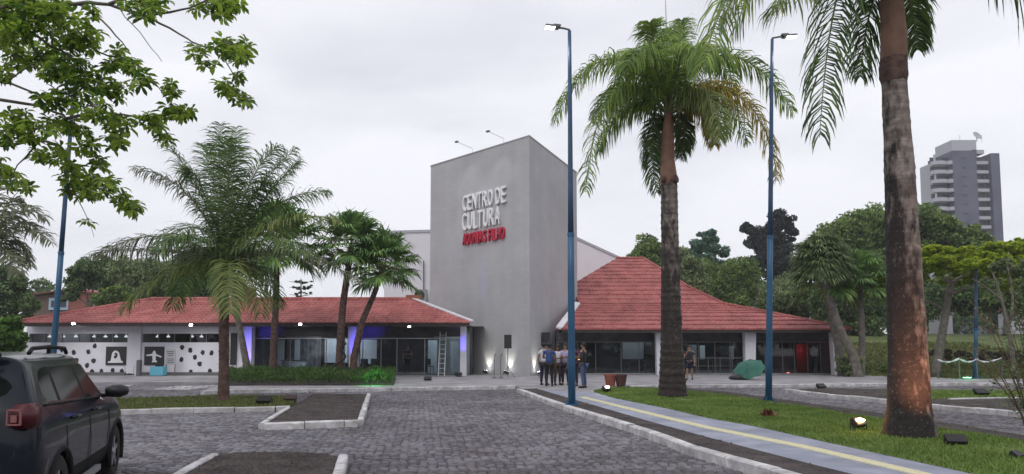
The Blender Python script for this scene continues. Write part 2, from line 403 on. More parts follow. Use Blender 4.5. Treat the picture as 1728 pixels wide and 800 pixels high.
# ---- cobblestones
def pip(px, py, poly):
    x = np.asarray(px); y = np.asarray(py); ins = np.zeros(x.shape, bool); n = len(poly)
    for i in range(n):
        x1, y1 = poly[i][0], poly[i][1]; x2, y2 = poly[(i + 1) % n][0], poly[(i + 1) % n][1]
        c = ((y1 > y) != (y2 > y)) & (x < (x2 - x1) * (y - y1) / ((y2 - y1) if y2 != y1 else 1e-9) + x1)
        ins ^= c
    return ins
solids = [side_poly, lawn_poly, verge_poly, plaza_poly, isA, isB, gst, isR]
SX, SY = .140, .105
rows = np.arange(5.5, 31.5, SY); cx = []; cy = []
for j, yy in enumerate(rows):
    hw = .80 * yy + 1.2; n = int(2 * hw / SX)
    xx = -hw + np.arange(n) * SX + (j % 2) * SX * .5 + rng.uniform(-.03, .03) + rng.normal(0, .012, n)
    cx.append(xx); cy.append(yy + rng.normal(0, .010, n) + .04 * np.sin(xx * .9 + yy))
cx = np.concatenate(cx); cy = np.concatenate(cy)
keep = np.ones(len(cx), bool)
for s_ in solids: keep &= ~pip(cx, cy, s_)
cx = cx[keep]; cy = cy[keep]
def stones(cx, cy, big=1.0):
    n = len(cx); sx = (SX * .5 - .007) * rng.uniform(.76, 1.07, n); sy = (SY * .5 - .006) * rng.uniform(.80, 1.07, n)
    rot = rng.normal(0, .07, n); z = rng.normal(0, .0035, n); tx = rng.normal(0, .035, n); ty = rng.normal(0, .05, n)
    V = []
    c, s = np.cos(rot), np.sin(rot)
    def corner(ax, ay, zz, k):
        lx = ax * sx * k; ly = ay * sy * k
        return np.stack([cx + lx * c - ly * s, cy + lx * s + ly * c, zz + z + tx * lx + ty * ly], 1)
    b = [corner(a, d, -.04, 1.0) for a, d in ((-1, -1), (1, -1), (1, 1), (-1, 1))]
    m_ = [corner(a, d, -.026, 1.0) for a, d in ((-1, -1), (1, -1), (1, 1), (-1, 1))]
    t = [corner(a * rng.uniform(.76, .92), d * .82, .003, 1.0) for a, d in ((-1, -1), (1, -1), (1, 1), (-1, 1))]
    vv = np.stack(m_ + t, 1)
    fs = [(4, 5, 6, 7)] + [(i, (i + 1) % 4, 4 + (i + 1) % 4, 4 + i) for i in range(4)]
    return vv, np.array(fs)
def idx_mesh(name, vv, fs):
    n, k, _ = vv.shape; F_all = (fs[None] + (np.arange(n) * k)[:, None, None]).reshape(-1, fs.shape[1])
    me = bpy.data.meshes.new(name); me.vertices.add(n * k); me.vertices.foreach_set('co', vv.reshape(-1).astype(np.float32))
    me.loops.add(F_all.size); me.loops.foreach_set('vertex_index', F_all.ravel().astype(np.int32))
    me.polygons.add(len(F_all)); me.polygons.foreach_set('loop_start', np.arange(0, F_all.size, fs.shape[1], dtype=np.int32))
    me.update(calc_edges=True); return me
# nearest visible 300 as objects
pyx = CX + F * cx / cy; vis = (cy > 8.85) & (pyx > 215) & (pyx < 1330)
order = np.argsort(np.where(vis, cy, 999))[:300]; msk = np.zeros(len(cx), bool); msk[order] = True
vv, fs = stones(cx[~msk], cy[~msk]); link('paving_cobbles', idx_mesh('paving_cobbles', vv, fs), M_cobble, road, kind='stuff')
protos = []
for i in range(10):
    v1, f1 = stones(np.zeros(1), np.zeros(1)); me = idx_mesh('cobblestone', v1, f1); me.materials.append(M_cobble); protos.append(me)
for i in order:
    o = bpy.data.objects.new('cobblestone', protos[i % 10]); col.objects.link(o); o.parent = road
    o.location = (cx[i], cy[i], 0); o.rotation_euler = (0, 0, math.pi * random.randint(0, 1))
# beyond the stones: a sheet with the same colour
flat('road_surface', [(-60, 31.4), (70, 31.4), (70, 36.4), (-60, 36.4)], -.02, M_cobble)

# ---- grass blades
def blades(name, poly, n, hmin, hmax, z, m, parent, wd=.012):
    P = np.array([(p[0], p[1]) for p in poly]); x0, y0 = P.min(0); x1, y1 = P.max(0)
    x0 = max(x0, -30); x1 = min(x1, 35)
    x = rng.uniform(x0, x1, n * 3); y = rng.uniform(y0, y1, n * 3); k = pip(x, y, poly) & (np.abs(x) < .8 * y + 1) & (y > 7); x = x[k][:n]; y = y[k][:n]; n = len(x)
    if name == 'grass':
        q = np.array([noise.noise(Vector((u * .9, v * .9, 3))) + .5 * noise.noise(Vector((u * 4, v * 4, 9))) for u, v in zip(x, y)]); k = rng.uniform(-.75, .15, n) < q; x = x[k]; y = y[k]; n = len(x)
    h = rng.uniform(hmin, hmax, n); a = rng.uniform(0, 6.28, n); l = rng.normal(0, .5, (n, 2)) * h[:, None]
    w_ = wd * (.6 + y / 18)
    A = np.stack([x - np.cos(a) * w_, y - np.sin(a) * w_, np.full(n, z)], 1); B = np.stack([x + np.cos(a) * w_, y + np.sin(a) * w_, np.full(n, z)], 1)
    T = np.stack([x + l[:, 0], y + l[:, 1], z + h], 1)
    return link(name, np_mesh(name, np.stack([A, B, T], 1), 3), m, parent, kind='stuff')
blades('grass', lawn_poly, 85000, .03, .075, ZP, M_grass, lawn)
blades('grass', gst, 14000, .04, .09, .1, M_dullgrass, grass_strip)
blades('grass', grR, 7000, .05, .10, .1, M_grass, islandR)
for pl, pr, n in ((isA, islandA, 120), (isB, islandB, 200), (B_ + C_[::-1], soil_strip, 900), (verge_poly, verge, 1500), (isR, islandR, 1200)):
    blades('weeds', pl, n, .01, .035, .1 if pl is not verge_poly else .055, M_dullgrass, pr)
gp_ = [(15.5, 34.3), (60, 34.3), (60, 52), (15.5, 52)]
HZ = lambda V: V
o = blades('grass', gp_, 26000, .08, .22, 0, M_dullgrass, None, .03)
for v in o.data.vertices: v.co.z += hill_z(v.co.x, v.co.y) - .12
# small litter of clods on the soil
def clods(poly, n, z, parent):
    P = np.array([(p[0], p[1]) for p in poly]); x0, y0 = P.min(0); x1, y1 = P.max(0); x = rng.uniform(x0, min(x1, 20), n * 3); y = rng.uniform(y0, y1, n * 3)
    k = pip(x, y, poly) & (np.abs(x) < .8 * y + 1); x = x[k][:n]; y = y[k][:n]; n = len(x); s = rng.uniform(.008, .03, n)
    oc = np.array([(1, 0, 0), (0, 1, 0), (-1, 0, 0), (0, -1, 0), (0, 0, .7), (0, 0, -.7)]); fs = np.array([(0, 1, 4), (1, 2, 4), (2, 3, 4), (3, 0, 4)])
    vv = oc[None] * s[:, None, None] * rng.uniform(.6, 1.3, (n, 6, 1)) + np.stack([x, y, np.full(n, z)], 1)[:, None]
    link('soil_clods', idx_mesh('soil_clods', vv, fs), M_soil, parent, kind='stuff')
clods(isA, 2500, .1, islandA); clods(isB, 2500, .1, islandB); clods(B_ + C_[::-1], 2500, ZP + .01, soil_strip); clods(verge_poly, 2500, .06, verge); clods(isR, 2000, .1, islandR)

# ================================================================== BUILDINGS
def Dz(px, py, z): return (z - CAMZ) / (at(px, py, 1).z - CAMZ)
# ---------------- tower
C0 = at(893, 230, 37.4); ZT = C0.z
L0 = at(727, 281, Dz(727, 281, ZT)); R0 = at(973, 292, Dz(973, 292, ZT)); K0 = L0 + R0 - C0
tower = thing('concrete_tower', 'tall windowless grey tower with the raised white and red lettering', 'tower', (C0.x, C0.y, ZP))
foot = [C0, R0, K0, L0]
M_tower = mat('tower_facing', (.425, .428, .445), .85, (.475, .478, .495), .5, .25, 30)
_t = M_tower.node_tree; _b = _t.nodes['Principled BSDF']
br = _t.nodes.new('ShaderNodeTexBrick'); br.inputs['Scale'].default_value = 1; br.inputs['Brick Width'].default_value = .6; br.inputs['Row Height'].default_value = .2; br.inputs['Mortar Size'].default_value = .012
uv = _t.nodes.new('ShaderNodeUVMap'); _t.links.new(uv.outputs[0], br.inputs['Vector'])
br.inputs['Color1'].default_value = (.95, .95, .95, 1); br.inputs['Color2'].default_value = (1, 1, 1, 1); br.inputs['Mortar'].default_value = (.92, .92, .93, 1)
ramp = [n for n in _t.nodes if n.type == 'VALTORGB'][0]
mm = _t.nodes.new('ShaderNodeMix'); mm.data_type = 'RGBA'; mm.blend_type = 'MULTIPLY'; mm.inputs['Factor'].default_value = 1
_t.links.new(ramp.outputs['Color'], mm.inputs['A']); _t.links.new(br.outputs['Color'], mm.inputs['B']); _t.links.new(mm.outputs['Result'], _b.inputs['Base Color'])
mul_layer(M_tower, noise_ramp(1.0, (1.6, 1.6, .07), (.955, .955, .95), (1.01, 1.01, 1.01), .36, .6)); mul_layer(M_tower, noise_ramp(.35, (1, 1, 1), (.96, .96, .965), (1.02, 1.02, 1.02), .4, .6))
tw = MB().prism(foot, ZP, ZT).build('wall', M_tower, tower)
me = tw.data; uvl = me.uv_layers.new(name='UVMap')
for p in me.polygons:
    for li in p.loop_indices:
        v = me.vertices[me.loops[li].vertex_index].co
        if abs(p.normal.z) > .5: uvl.data[li].uv = (v.x, v.y)
        else:
            tdir = Vector((-p.normal.y, p.normal.x, 0)); uvl.data[li].uv = (v.dot(tdir), v.z)
cen = sum(foot, Vector()) / 4
cop = MB(); inner = [p + (cen - p).normalized() * .35 for p in foot]; outer = [p + (p - cen).normalized() * .04 for p in foot]
for i in range(4):
    j = (i + 1) % 4; cop.prism([outer[i], outer[j], inner[j], inner[i]], ZT + .001, ZT + .07)
cop.build('coping', mat('coping', (.35, .35, .36), .8), tower)
fd = (L0 - C0); fd.z = 0; FL = fd.length; fd.normalize(); fn = Vector((fd.y, -fd.x, 0));
if fn.y > 0: fn = -fn
def hitface(px, py):
    r = Vector(ray(px, py)); o = Vector((0, 0, CAMZ)); t = (C0 - o).dot(fn) / r.dot(fn); p = o + r * t
    return (p - C0).dot(-fd), p.z            # u grows to the right, z
def glyph(ch):
    cu = bpy.data.curves.new('g', 'FONT'); cu.body = ch; cu.extrude = .06; cu.offset = .006; cu.resolution_u = 4
    o = bpy.data.objects.new('g', cu); col.objects.link(o); dg = bpy.context.evaluated_depsgraph_get(); me = bpy.data.meshes.new_from_object(o.evaluated_get(dg))
    bpy.data.objects.remove(o); return me
GLY = {}
def word(text, x0, x1, ytl, ybl, ytr, ybr, m, name='letter'):
    u0, zt = hitface(x0, ytl); _, zb = hitface(x0, ybl); u1, zt2 = hitface(x1, ytr); _, zb2 = hitface(x1, ybr)
    zt = (zt + zt2) / 2; zb = (zb + zb2) / 2
    wt = [{' ': .45, 'I': .42, 'N': 1.05, 'M': 1.25, 'L': .85, 'E': .9, 'F': .85, 'T': .95}.get(c, 1.0) for c in text]; tot = sum(wt); u = u0
    for c, q in zip(text, wt):
        cw = (u1 - u0) * q / tot
        if c != ' ':
            if c not in GLY: GLY[c] = glyph(c)
            me = GLY[c].copy(); co = np.empty(len(me.vertices) * 3); me.vertices.foreach_get('co', co); co = co.reshape(-1, 3)
            mn, mx_ = co.min(0), co.max(0); nrm = (co - mn) / np.maximum(mx_ - mn, 1e-6)
            for i, v in enumerate(me.vertices):
                P = C0 + (-fd) * (u + cw * (.09 + .82 * nrm[i, 0]))
                P = Vector((P.x, P.y, zb + (zt - zb) * nrm[i, 1])) + fn * (.03 + .13 * nrm[i, 2]); v.co = P
            me.update()
            link(name, me, m, tower)
        u += cw
M_let = mat('letter_white', (.82, .82, .84), .5); M_red = mat('letter_red', (.50, .012, .05), .5)
word('CENTRO DE', 783, 856, 331, 357, 314, 342, M_let)
word('CULTURA', 782, 847, 361, 389, 348, 379, M_let)
word('ADONIAS FILHO', 783, 854, 394, 413, 384, 404, M_red)
# arm floodlights on top of the tower
def sign_lamp(px, py, qx, qy, nm):
    u, z = hitface(px, py); base = C0 - fd * u + Vector((0, 0, ZT - C0.z + .07)); base = base - fn * .1
    t = thing('sign_floodlight', nm, 'floodlight', base)
    tip = base + fn * 1.2 + Vector((0, 0, .45))
    MB().tube([base, base + Vector((0, 0, .3)), tip], .013, 6).build('arm', M_steel, t)
    MB().box(tip + fn * .05, (.22, .13, .08), math.atan2(fd.y, fd.x)).build('housing', M_frame, t)
    lamp('sign_spot', 'SPOT', tip + fn * .1 - Vector((0, 0, .1)), 50, (1, .98, .96), Vector((base.x, base.y, ZT - 4.2)), .05, 75, 1, t)
    return t
sign_lamp(795, 262, 0, 0, 'small floodlight on the left arm over the tower top edge')
sign_lamp(848, 244, 0, 0, 'small floodlight on the right arm over the tower top edge')

def uplight(loc, tgt, power, colr, label, group=None, spot=70, name='uplight', es=True):
    t = thing(name, label, 'floodlight', loc, group=group)
    loc = Vector(loc); tgt = Vector(tgt); d = (tgt - loc).normalized(); M = d.to_track_quat('Z', 'Y').to_matrix()
    c = loc + Vector((0, 0, .17))
    MB().box(c, (.26, .17, .09), M=M).box(c - d * .065, (.20, .12, .05), M=M).build('housing', M_black, t)
    MB().tube([loc + Vector((-.15, 0, .17)), loc + Vector((-.15, 0, .02)), loc + Vector((.15, 0, .02)), loc + Vector((.15, 0, .17))], .012, 5).build('bracket', M_black, t)
    MB().box(c + d * .049, (.22, .13, .008), M=M).build('lens', M_ledw if power and es else M_frame, t)
    if power: lamp('uplight_lamp', 'SPOT', c + d * .07, power, colr, tgt + d * 3, .06, spot, .8, t)
    return t
for px, nm in ((826, 'leftmost floodlight at the foot of the grey tower'), (861, 'floodlight at the foot of the tower below the left loudspeaker'), (908, 'floodlight at the foot of the tower behind the group of people')):
    if px < 893:
        u, _ = hitface(px, 630); b = C0 - fd * u + fn * .32
        tgt = b - fn * .32 + Vector((0, 0, 2.2))
    else:
        rd = (R0 - C0).normalized(); rn = Vector((rd.y, -rd.x, 0)); rn = rn if rn.y < 0 else -rn
        b = C0 + rd * .7 + rn * .32; tgt = b - rn * .32 + Vector((0, 0, 2.2))
    b.z = ZP; tgt.z = .95
    uplight(b, tgt, 60, (1, .97, .82), nm, 'uplights along the tower', 75)

# ---------------- tiled roof generator
def tiles(rows, pitch=.24, amp=.045, seg=6, lip=.04):
    """rows: eaves..ridge list of (left, right) points; courses of barrel tiles"""
    mb = MB()
    for (a0, b0), (a1, b1) in zip(rows[:-1], rows[1:]):
        x0 = min(a0.x, a1.x); x1 = max(b0.x, b1.x); n = int((x1 - x0) / pitch * seg) + 1
        i0 = math.floor(x0 / pitch * seg); jt = random.uniform(-.006, .006)
        vs = []; cnt = 0
        for i in range(i0, i0 + n + 2):
            x = i * pitch / seg; h = abs(math.sin(math.pi * i / seg)) * amp
            def pt(a, b, dz):
                xx = min(max(x, a.x), b.x); t = (xx - a.x) / (b.x - a.x) if b.x > a.x else 0
                p = a.lerp(b, t); return (p.x, p.y, p.z + dz)
            k = (i // seg); jz = ((k * 7919) % 13 - 6) * .0012
            vs += [pt(a0, b0, 0), pt(a0, b0, lip + h + jt + jz), pt(a1, b1, .004 + h + jz)]; cnt += 1
        fs = []
        for i in range(cnt - 1):
            o = i * 3; fs += [(o, o + 3, o + 4, o + 1), (o + 1, o + 4, o + 5, o + 2)]
        mb.add(vs, fs)
    return mb
def rows_between(L_, R_, n):
    """L_, R_: polylines eaves -> ridge; resample both to n courses"""
    def samp(P, t):
        t *= len(P) - 1; i = min(int(t), len(P) - 2); return Vector(P[i]).lerp(Vector(P[i + 1]), t - i)
    return [(samp(L_, i / n), samp(R_, i / n)) for i in range(n + 1)]

# ---------------- left wing
DW = 38.0
lw = thing('tile_roofed_pavilion', 'long low white pavilion with rose tiled roof and black dots on its wall', 'building', (at(400, 600, DW).x, DW, ZP))
def X(px, D): return at(px, 585, D).x
def Z(py, D): return at(864, py, D).z
eL, eR = at(20, 544, 36.5), at(794, 546, 36.5); eL.z = eR.z = (eL.z + eR.z) / 2
rL, rR = at(255, 506.5, 40.3), at(693, 505, 40.3); rL.z = rR.z = (rL.z + rR.z) / 2
roof = tiles(rows_between([eL, rL], [eR, rR], 12), pitch=.26).build('roof_tiles', M_tile_l, lw, kind='stuff')
bk = MB(); bL = Vector((eL.x, 45.5, eL.z)); bR = Vector((rR.x - 2.0, 45.5, eL.z))
bk.add([eL, rL, bL], [(0, 1, 2)]); bk.add([rL, rR, bR, bL], [(0, 3, 2, 1)]); bk.add([eR + Vector((0, 0, -.02)), bR, rR], [(0, 1, 2)])
bk.build('rear_roof', M_tile_l, lw)
MB().tube([rL + Vector((0, 0, .05)), rR + Vector((0, 0, .05))], .11, 8).build('ridge_cap', M_tile_l, lw)
MB().tube([eL + Vector((0, 0, .05)), rL + Vector((0, 0, .05))], .09, 8).build('hip_cap', M_tile_l, lw)
hd = (rR - eR); hs = Vector((1, .9, 0)).normalized() * .22
MB().vprism([eR + Vector((0, 0, .08)), rR + Vector((0, 0, .08)), rR + hs + Vector((0, 0, .10)), eR + hs + Vector((0, 0, .10))], (0, 0, .06)).build('flashing', M_white, lw)
MB().box(((eL.x + eR.x) / 2, 36.56, eL.z - .09), (eR.x - eL.x - .1, .05, .2)).build('fascia', M_fascia, lw)
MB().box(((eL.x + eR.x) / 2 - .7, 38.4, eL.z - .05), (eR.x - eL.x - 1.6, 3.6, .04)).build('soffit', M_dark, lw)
MB().box((at(412, 495, 40.6).x, 40.9, rL.z + .15), (.95, .7, 1.15)).build('chimney', mat('chimney_brown', (.16, .08, .06), .9, (.24, .13, .10), 4), lw)
MB().box((X(700, 41), 40.5, rR.z - .1), (.9, .6, .75)).build('roof_hatch', mat('hatch_clay', (.32, .12, .08), .9), lw)
zc0, zc1 = Z(578, DW), Z(563, DW); ztop = eL.z - .08
xa, xb, xc, xd, xe, xf = X(44, DW), X(46, DW), X(217, DW), X(239, DW), X(374, DW), X(428, DW)
wl = MB()
wl.box(((xa + xf) / 2, DW + .1, (ZP + zc0) / 2), (xf - xa, .2, zc0 - ZP)); wl.box(((xa + xf) / 2, DW + .1, (zc1 + ztop) / 2), (xf - xa, .2, ztop - zc1))
wl.box(((xc + xd) / 2, DW + .1, (zc0 + zc1) / 2), (xd - xc, .2, zc1 - zc0)); wl.box(((xe + xf) / 2, DW + .1, (zc0 + zc1) / 2), (xf - xe, .2, zc1 - zc0))
wl.box((xa + .1, DW + 3, (ZP + ztop) / 2), (.2, 5.6, ztop - ZP))
wl.build('wall', M_wall, lw)
MB().box(((xc + xd) / 2, DW - .06, (ZP + ztop) / 2), (xd - xc, .11, ztop - ZP)).build('pilaster', M_wall, lw)
MB().box(((xa + xf) / 2, DW - .015, ZP + .09), (xf - xa, .03, .18)).build('skirting', mat('skirting_grey', (.14, .14, .15), .8), lw)
for (a, b, npn) in ((xb, xc, 6), (xd, xe, 5)):
    for k in range(npn):
        p0 = a + (b - a) * k / npn; p1 = a + (b - a) * (k + 1) / npn
        MB().box(((p0 + p1) / 2, DW + .08, (zc0 + zc1) / 2), (p1 - p0 - .05, .012, zc1 - zc0)).build('pane', M_glassd, lw)
        MB().box((p1 - .0, DW + .09, (zc0 + zc1) / 2), (.05, .06, zc1 - zc0)).build('mullion', M_frame, lw)
    MB().box(((a + b) / 2, DW + .06, zc0 + .012), (b - a, .08, .03)).build('sill', M_frame, lw)
MB().box(((xa + xf) / 2, DW + 5.5, 1.6), (xf - xa, .1, 3)).build('inner_wall', mat('inner_wall_grey', (.20, .21, .20), .9), lw)
for px in (84, 107, 128, 159, 178, 196, 213, 266, 284, 324, 340):
    c = at(px, 568, DW + .9); MB().lathe([(0.001, -.05), (.09, -.04), (.10, 0), (.05, .05), (.02, .07)], c, 10).tube([c + Vector((0, 0, .07)), c + Vector((0, 0, .5))], .01, 4).build('pendant_lamp', M_inlite, lw)
def spot_shape(c, r):
    n = 9; a0 = random.random() * 6; return [Vector((c.x + math.cos(a0 + i * 6.283 / n) * r * random.uniform(.75, 1.15) * .85, c.y, c.z + math.sin(a0 + i * 6.283 / n) * r * random.uniform(.8, 1.15))) for i in range(n)]
for px, py in [(104, 590), (124, 595), (149, 594), (160, 584), (158, 609), (147, 617), (155, 627), (171, 627), (190, 625), (206, 627), (129, 608), (112, 620), (92, 612), (287, 595), (307, 586), (321, 591), (329, 603), (342, 595), (357, 596), (306, 607), (337, 614), (322, 628), (354, 626)]:
    MB().vprism(spot_shape(at(px, py, DW - .012), .15), (0, .011, 0)).build('wall_dot', M_blackp, lw)
# two square black panels with white figures, one tall black panel
def panel(x0, x1, y0, y1, m=M_blackp):
    a, b = at(x0, y1, DW - .05), at(x1, y0, DW - .05)
    return MB().box(((a.x + b.x) / 2, DW - .03, (a.z + b.z) / 2), (b.x - a.x, .06, b.z - a.z)).build('picture_panel', m, lw), a, b
M_fig = mat('figure_white', (.72, .72, .74), .7)
def fig(parent, a, b, pts, hole=None):
    P = lambda u, v, dy: Vector((a.x + (b.x - a.x) * u, DW - .064 - dy, a.z + (b.z - a.z) * v))
    MB().vprism([P(u, v, 0) for u, v in pts], (0, -.008, 0)).build('figure', M_fig, parent)
    if hole: MB().vprism([P(u, v, .009) for u, v in hole], (0, -.006, 0)).build('figure_eye', M_blackp, parent)
p, a, b = panel(178, 213, 585, 616)
fig(p, a, b, [(.12, .12), (.88, .12), (.86, .2), (.78, .24), (.72, .45), (.66, .68), (.55, .78), (.42, .78), (.32, .66), (.28, .4), (.26, .22), (.13, .2)], [(.42, .38), (.5, .34), (.58, .44), (.6, .6), (.5, .68), (.42, .62), (.5, .55), (.42, .5)])
p, a, b = panel(243, 277, 585, 616)
fig(p, a, b, [(.4, .15), (.66, .15), (.68, .22), (.6, .26), (.6, .5), (.9, .4), (.88, .48), (.6, .6), (.58, .74), (.5, .8), (.44, .72), (.42, .62), (.1, .55), (.12, .49), (.42, .5), (.44, .26)])
panel(262, 275, 616, 622)
panel(388, 400, 562, 616); panel(370, 386, 585, 616)
# facade floodlights under the eaves
def eave_light(px, py, D, label, pw=170, es=True):
    c = at(px, py, D); t = thing('wall_floodlight', label, 'floodlight', c, group='floodlights under the left eaves')
    MB().box(c, (.20, .10, .12)).box(c + Vector((0, .12, .05)), (.05, .2, .05)).build('housing', M_frame, t)
    MB().box(c + Vector((0, -.055, 0)), (.15, .012, .08)).build('lens', M_ledw if es else M_inlite, t)
    if pw: lamp('floodlight_lamp', 'SPOT', c + Vector((0, -.1, -.03)), pw, (1, .98, .95), c + Vector((0, .9, -2)), .08, 140, .9, t)
eave_light(125, 546, 36.2, 'lit floodlight under the eaves above the left row of black dots')
eave_light(323, 548, 36.2, 'lit floodlight under the eaves between the tall palm and the square black pictures')
eave_light(507, 547, 36.2, 'lit floodlight under the eaves over the glazed hall behind the slender palm')
eave_light(691, 551, 36.2, 'dim floodlight under the eaves above the open entrance', 25, False)
# glazed part
xg0, xg1 = X(428, DW), X(784, DW); zt_ = Z(571, DW)
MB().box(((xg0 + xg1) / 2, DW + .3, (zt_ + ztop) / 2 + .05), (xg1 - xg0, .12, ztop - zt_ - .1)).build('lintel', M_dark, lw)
MB().box(((xg0 + xg1) / 2, DW + .2, zt_), (xg1 - xg0, .06, .05)).build('transom', M_steel, lw)
edges = [428, 458, 488, 518, 549, 580, 611, 642, 669, 716, 742, 763, 784]
for a, b in zip(edges[:-1], edges[1:]):
    if a == 669: continue
    x0, x1 = X(a, DW), X(b, DW)
    MB().box(((x0 + x1) / 2, DW + .2, (ZP + zt_) / 2 + .02), (x1 - x0 - .04, .012, zt_ - ZP - .08)).build('pane', M_glass, lw)
for a in edges: MB().box((X(a, DW), DW + .2, (ZP + zt_) / 2), (.04, .05, zt_ - ZP - .06)).build('mullion', M_steel if a > 640 else M_frame, lw)
MB().box(((xg0 + xg1) / 2, DW + .2, ZP + .04), (xg1 - xg0, .05, .06)).build('base_rail', M_frame, lw)
inn = MB(); DI = 43.5
inn.box(((xg0 + xg1) / 2, DI, 1.6), (xg1 - xg0 + 2, .1, 3.1)); inn.box(((xg0 + xg1) / 2, 41, ztop - .06), (xg1 - xg0 + 2, 5, .05)); inn.box((xg1 + .3, 41, 1.5), (.1, 5, 2.8)); inn.box((xg0 - .1, 41, 1.5), (.1, 5, 2.8))
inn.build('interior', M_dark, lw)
MB().box(((xg0 + xg1) / 2, 41, ZP + .01), (xg1 - xg0 + 2, 5.2, .02)).build('inner_floor', mat('inner_floor', (.20, .20, .21), .35), lw)
M_scr = mat('partition_white', (.52, .54, .60), .8, (.62, .63, .68), 1.5)
for a, b, y0, y1 in ((548, 587, 572, 612), (608, 636, 573, 614), (462, 480, 573, 618), (497, 506, 573, 610), (722, 738, 574, 630), (434, 446, 573, 622), (760, 776, 576, 628)):
    p0, p1 = at(a, y1, 41.6), at(b, y0, 41.6); MB().box(((p0.x + p1.x) / 2, 41.6, (p0.z + p1.z) / 2), (p1.x - p0.x, .08, p1.z - p0.z)).build('partition', M_scr, lw)
for k in range(16):
    x = X(486 + k * 3.6, 42.2); MB().box((x, 42.2 + (k % 2) * .06, 1.35), (.11, .05, 2.4)).build('curtain_fold', mat('curtain', (.16, .15, .17), .9, (.26, .25, .28), 3), lw)
lamp('hall_fill', 'AREA', (X(560, 40), 40.3, ztop - .2), 115, (.85, .92, 1), (X(560, 40), 40.6, 0), 3.5, parent=lw)  # area fills added so the hall interiors show, no fixture behind them
lamp('hall_fill', 'AREA', (X(735, 40), 40.3, ztop - .2), 28, (.80, .95, 1), (X(735, 40), 40.6, 0), 2, parent=lw)
lamp('hall_fill', 'AREA', (X(150, 41), 41.5, 2.8), 60, (.95, 1, .95), (X(150, 41), 41.5, 0), 4, parent=lw)
# blue-lit pillars
def pillar(x0t, x1t, x0b, x1b, yt, yb, D, bld, m=M_white, dep=.45):
    P = lambda px, py: at(px, py, D)
    a, b, c, d = P(x0t, yt), P(x1t, yt), P(x1b, yb), P(x0b, yb); a.z = b.z = max(a.z, b.z); c.z = d.z = ZP
    return MB().vprism([a, d, c, b], (0, dep, 0)).build('pillar', m, bld)
pillar(411, 425, 402, 423, 550, 630, 37.2, lw); pillar(587, 601, 589, 604, 550, 634, 37.2, lw); pillar(777, 786, 776, 787, 550, 634, 37.4, lw)
for px, lb in ((409, 'blue uplight below the glowing pillar behind the leaning palm trunk'), (595, 'blue uplight below the glowing pillar in the hedge'), (775, 'blue uplight below the glowing pillar beside the ladder')):
    b = at(px, 632, 36.15); b.z = ZP
    uplight(b, (b.x + .12, 37.2, 1.5), 560 if px < 700 else 360, (.10, .06, 1), lb, 'blue uplights at the pillars', 46 if px < 700 else 20, es=False)

# ---------------- right pavilion with the steep flared roof
rw = thing('tile_roofed_pavilion', 'glazed pavilion under a steep flared red tiled roof, right of the tower', 'building', (X(1190, 39.4), 39.4, ZP))
DE = 38.0
RR = [at(1437, 556.5, DE), at(1300, 529, 42), at(1222, 514, 44.3), at(1160, 484, 47.2), at(1122, 459, 49.6), at(1086, 437, 52)]
zs = [p.z for p in RR]; Ds = [p.y for p in RR]
LL = [at(947, 549, DE)] + [None] * 4 + [at(1040, 437, 52)]
LL[0].z = zs[0]
LL[2] = Vector((at(978, 516, 44.3).x, 44.3, zs[2])); LL[1] = Vector((at(965, 531, 42).x, 42, zs[1]))
LL[3] = Vector((at(962, 480, 47.2).x, 47.2, zs[3])); LL[4] = Vector((at(1003, 459, 49.6).x, 49.6, zs[4])); LL[5].z = zs[5]
def fine(P, k=3):
    out = []
    for a, b in zip(P[:-1], P[1:]): out += [a.lerp(b, i / k) for i in range(k)]
    return out + [P[-1]]
rows = list(zip(fine(LL, 4), fine(RR, 4)))
tiles(rows, pitch=.26, amp=.035, lip=.075).build('roof_tiles', M_tile, rw, kind='stuff')
# right-hand and rear slopes: mirrored about the apex depth
bR_ = [Vector((p.x, 104 - p.y, p.z)) for p in RR]; bL_ = [Vector((p.x, 104 - p.y, p.z)) for p in LL]
mb = MB()
for A, B in ((bR_, RR), (bL_, bR_), (LL, bL_)):
    n = len(A); mb.add(A + B, [(i, i + 1, n + i + 1, n + i) for i in range(n - 1)])
mb.build('rear_roof', M_tile, rw)
MB().tube([p + Vector((0, 0, .06)) for p in RR], .10, 7).build('hip_cap', M_tile, rw)
MB().tube([LL[5] + Vector((0, 0, .06)), RR[5] + Vector((0, 0, .06))], .12, 7).build('ridge_cap', M_tile, rw)
MB().vprism([LL[0] + Vector((.05, 0, .02)), LL[2] + Vector((.05, 0, .02)), LL[2] + Vector((-.28, 0, .10)), LL[0] + Vector((-.28, 0, .10))], (0, 0, .10)).build('flashing', M_white, rw)
MB().box(((LL[0].x + RR[0].x) / 2, DE + .07, zs[0] - .08), (RR[0].x - LL[0].x - .1, .05, .16)).build('fascia', M_fascia, rw)
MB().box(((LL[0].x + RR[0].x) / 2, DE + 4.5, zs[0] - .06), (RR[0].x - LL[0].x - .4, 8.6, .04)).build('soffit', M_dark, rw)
DG = 39.4; zt2 = Z(577, DG); zr = zs[0] - .1
gx0, gx1 = X(940, DG), X(1404, DG)
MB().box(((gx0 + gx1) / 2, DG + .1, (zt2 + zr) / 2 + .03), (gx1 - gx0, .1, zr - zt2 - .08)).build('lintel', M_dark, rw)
MB().box(((gx0 + gx1) / 2, DG, zt2), (gx1 - gx0, .06, .05)).build('transom', M_frame, rw)
ed = [940, 975, 1005, 1048, 1078, 1108, 1150, 1178, 1206, 1232, 1258, 1290, 1320, 1340, 1362, 1384, 1404]
for a, b in zip(ed[:-1], ed[1:]):
    x0, x1 = X(a, DG), X(b, DG)
    MB().box(((x0 + x1) / 2, DG, (ZP + zt2) / 2 + .02), (x1 - x0 - .04, .012, zt2 - ZP - .08)).build('pane', M_glass, rw)
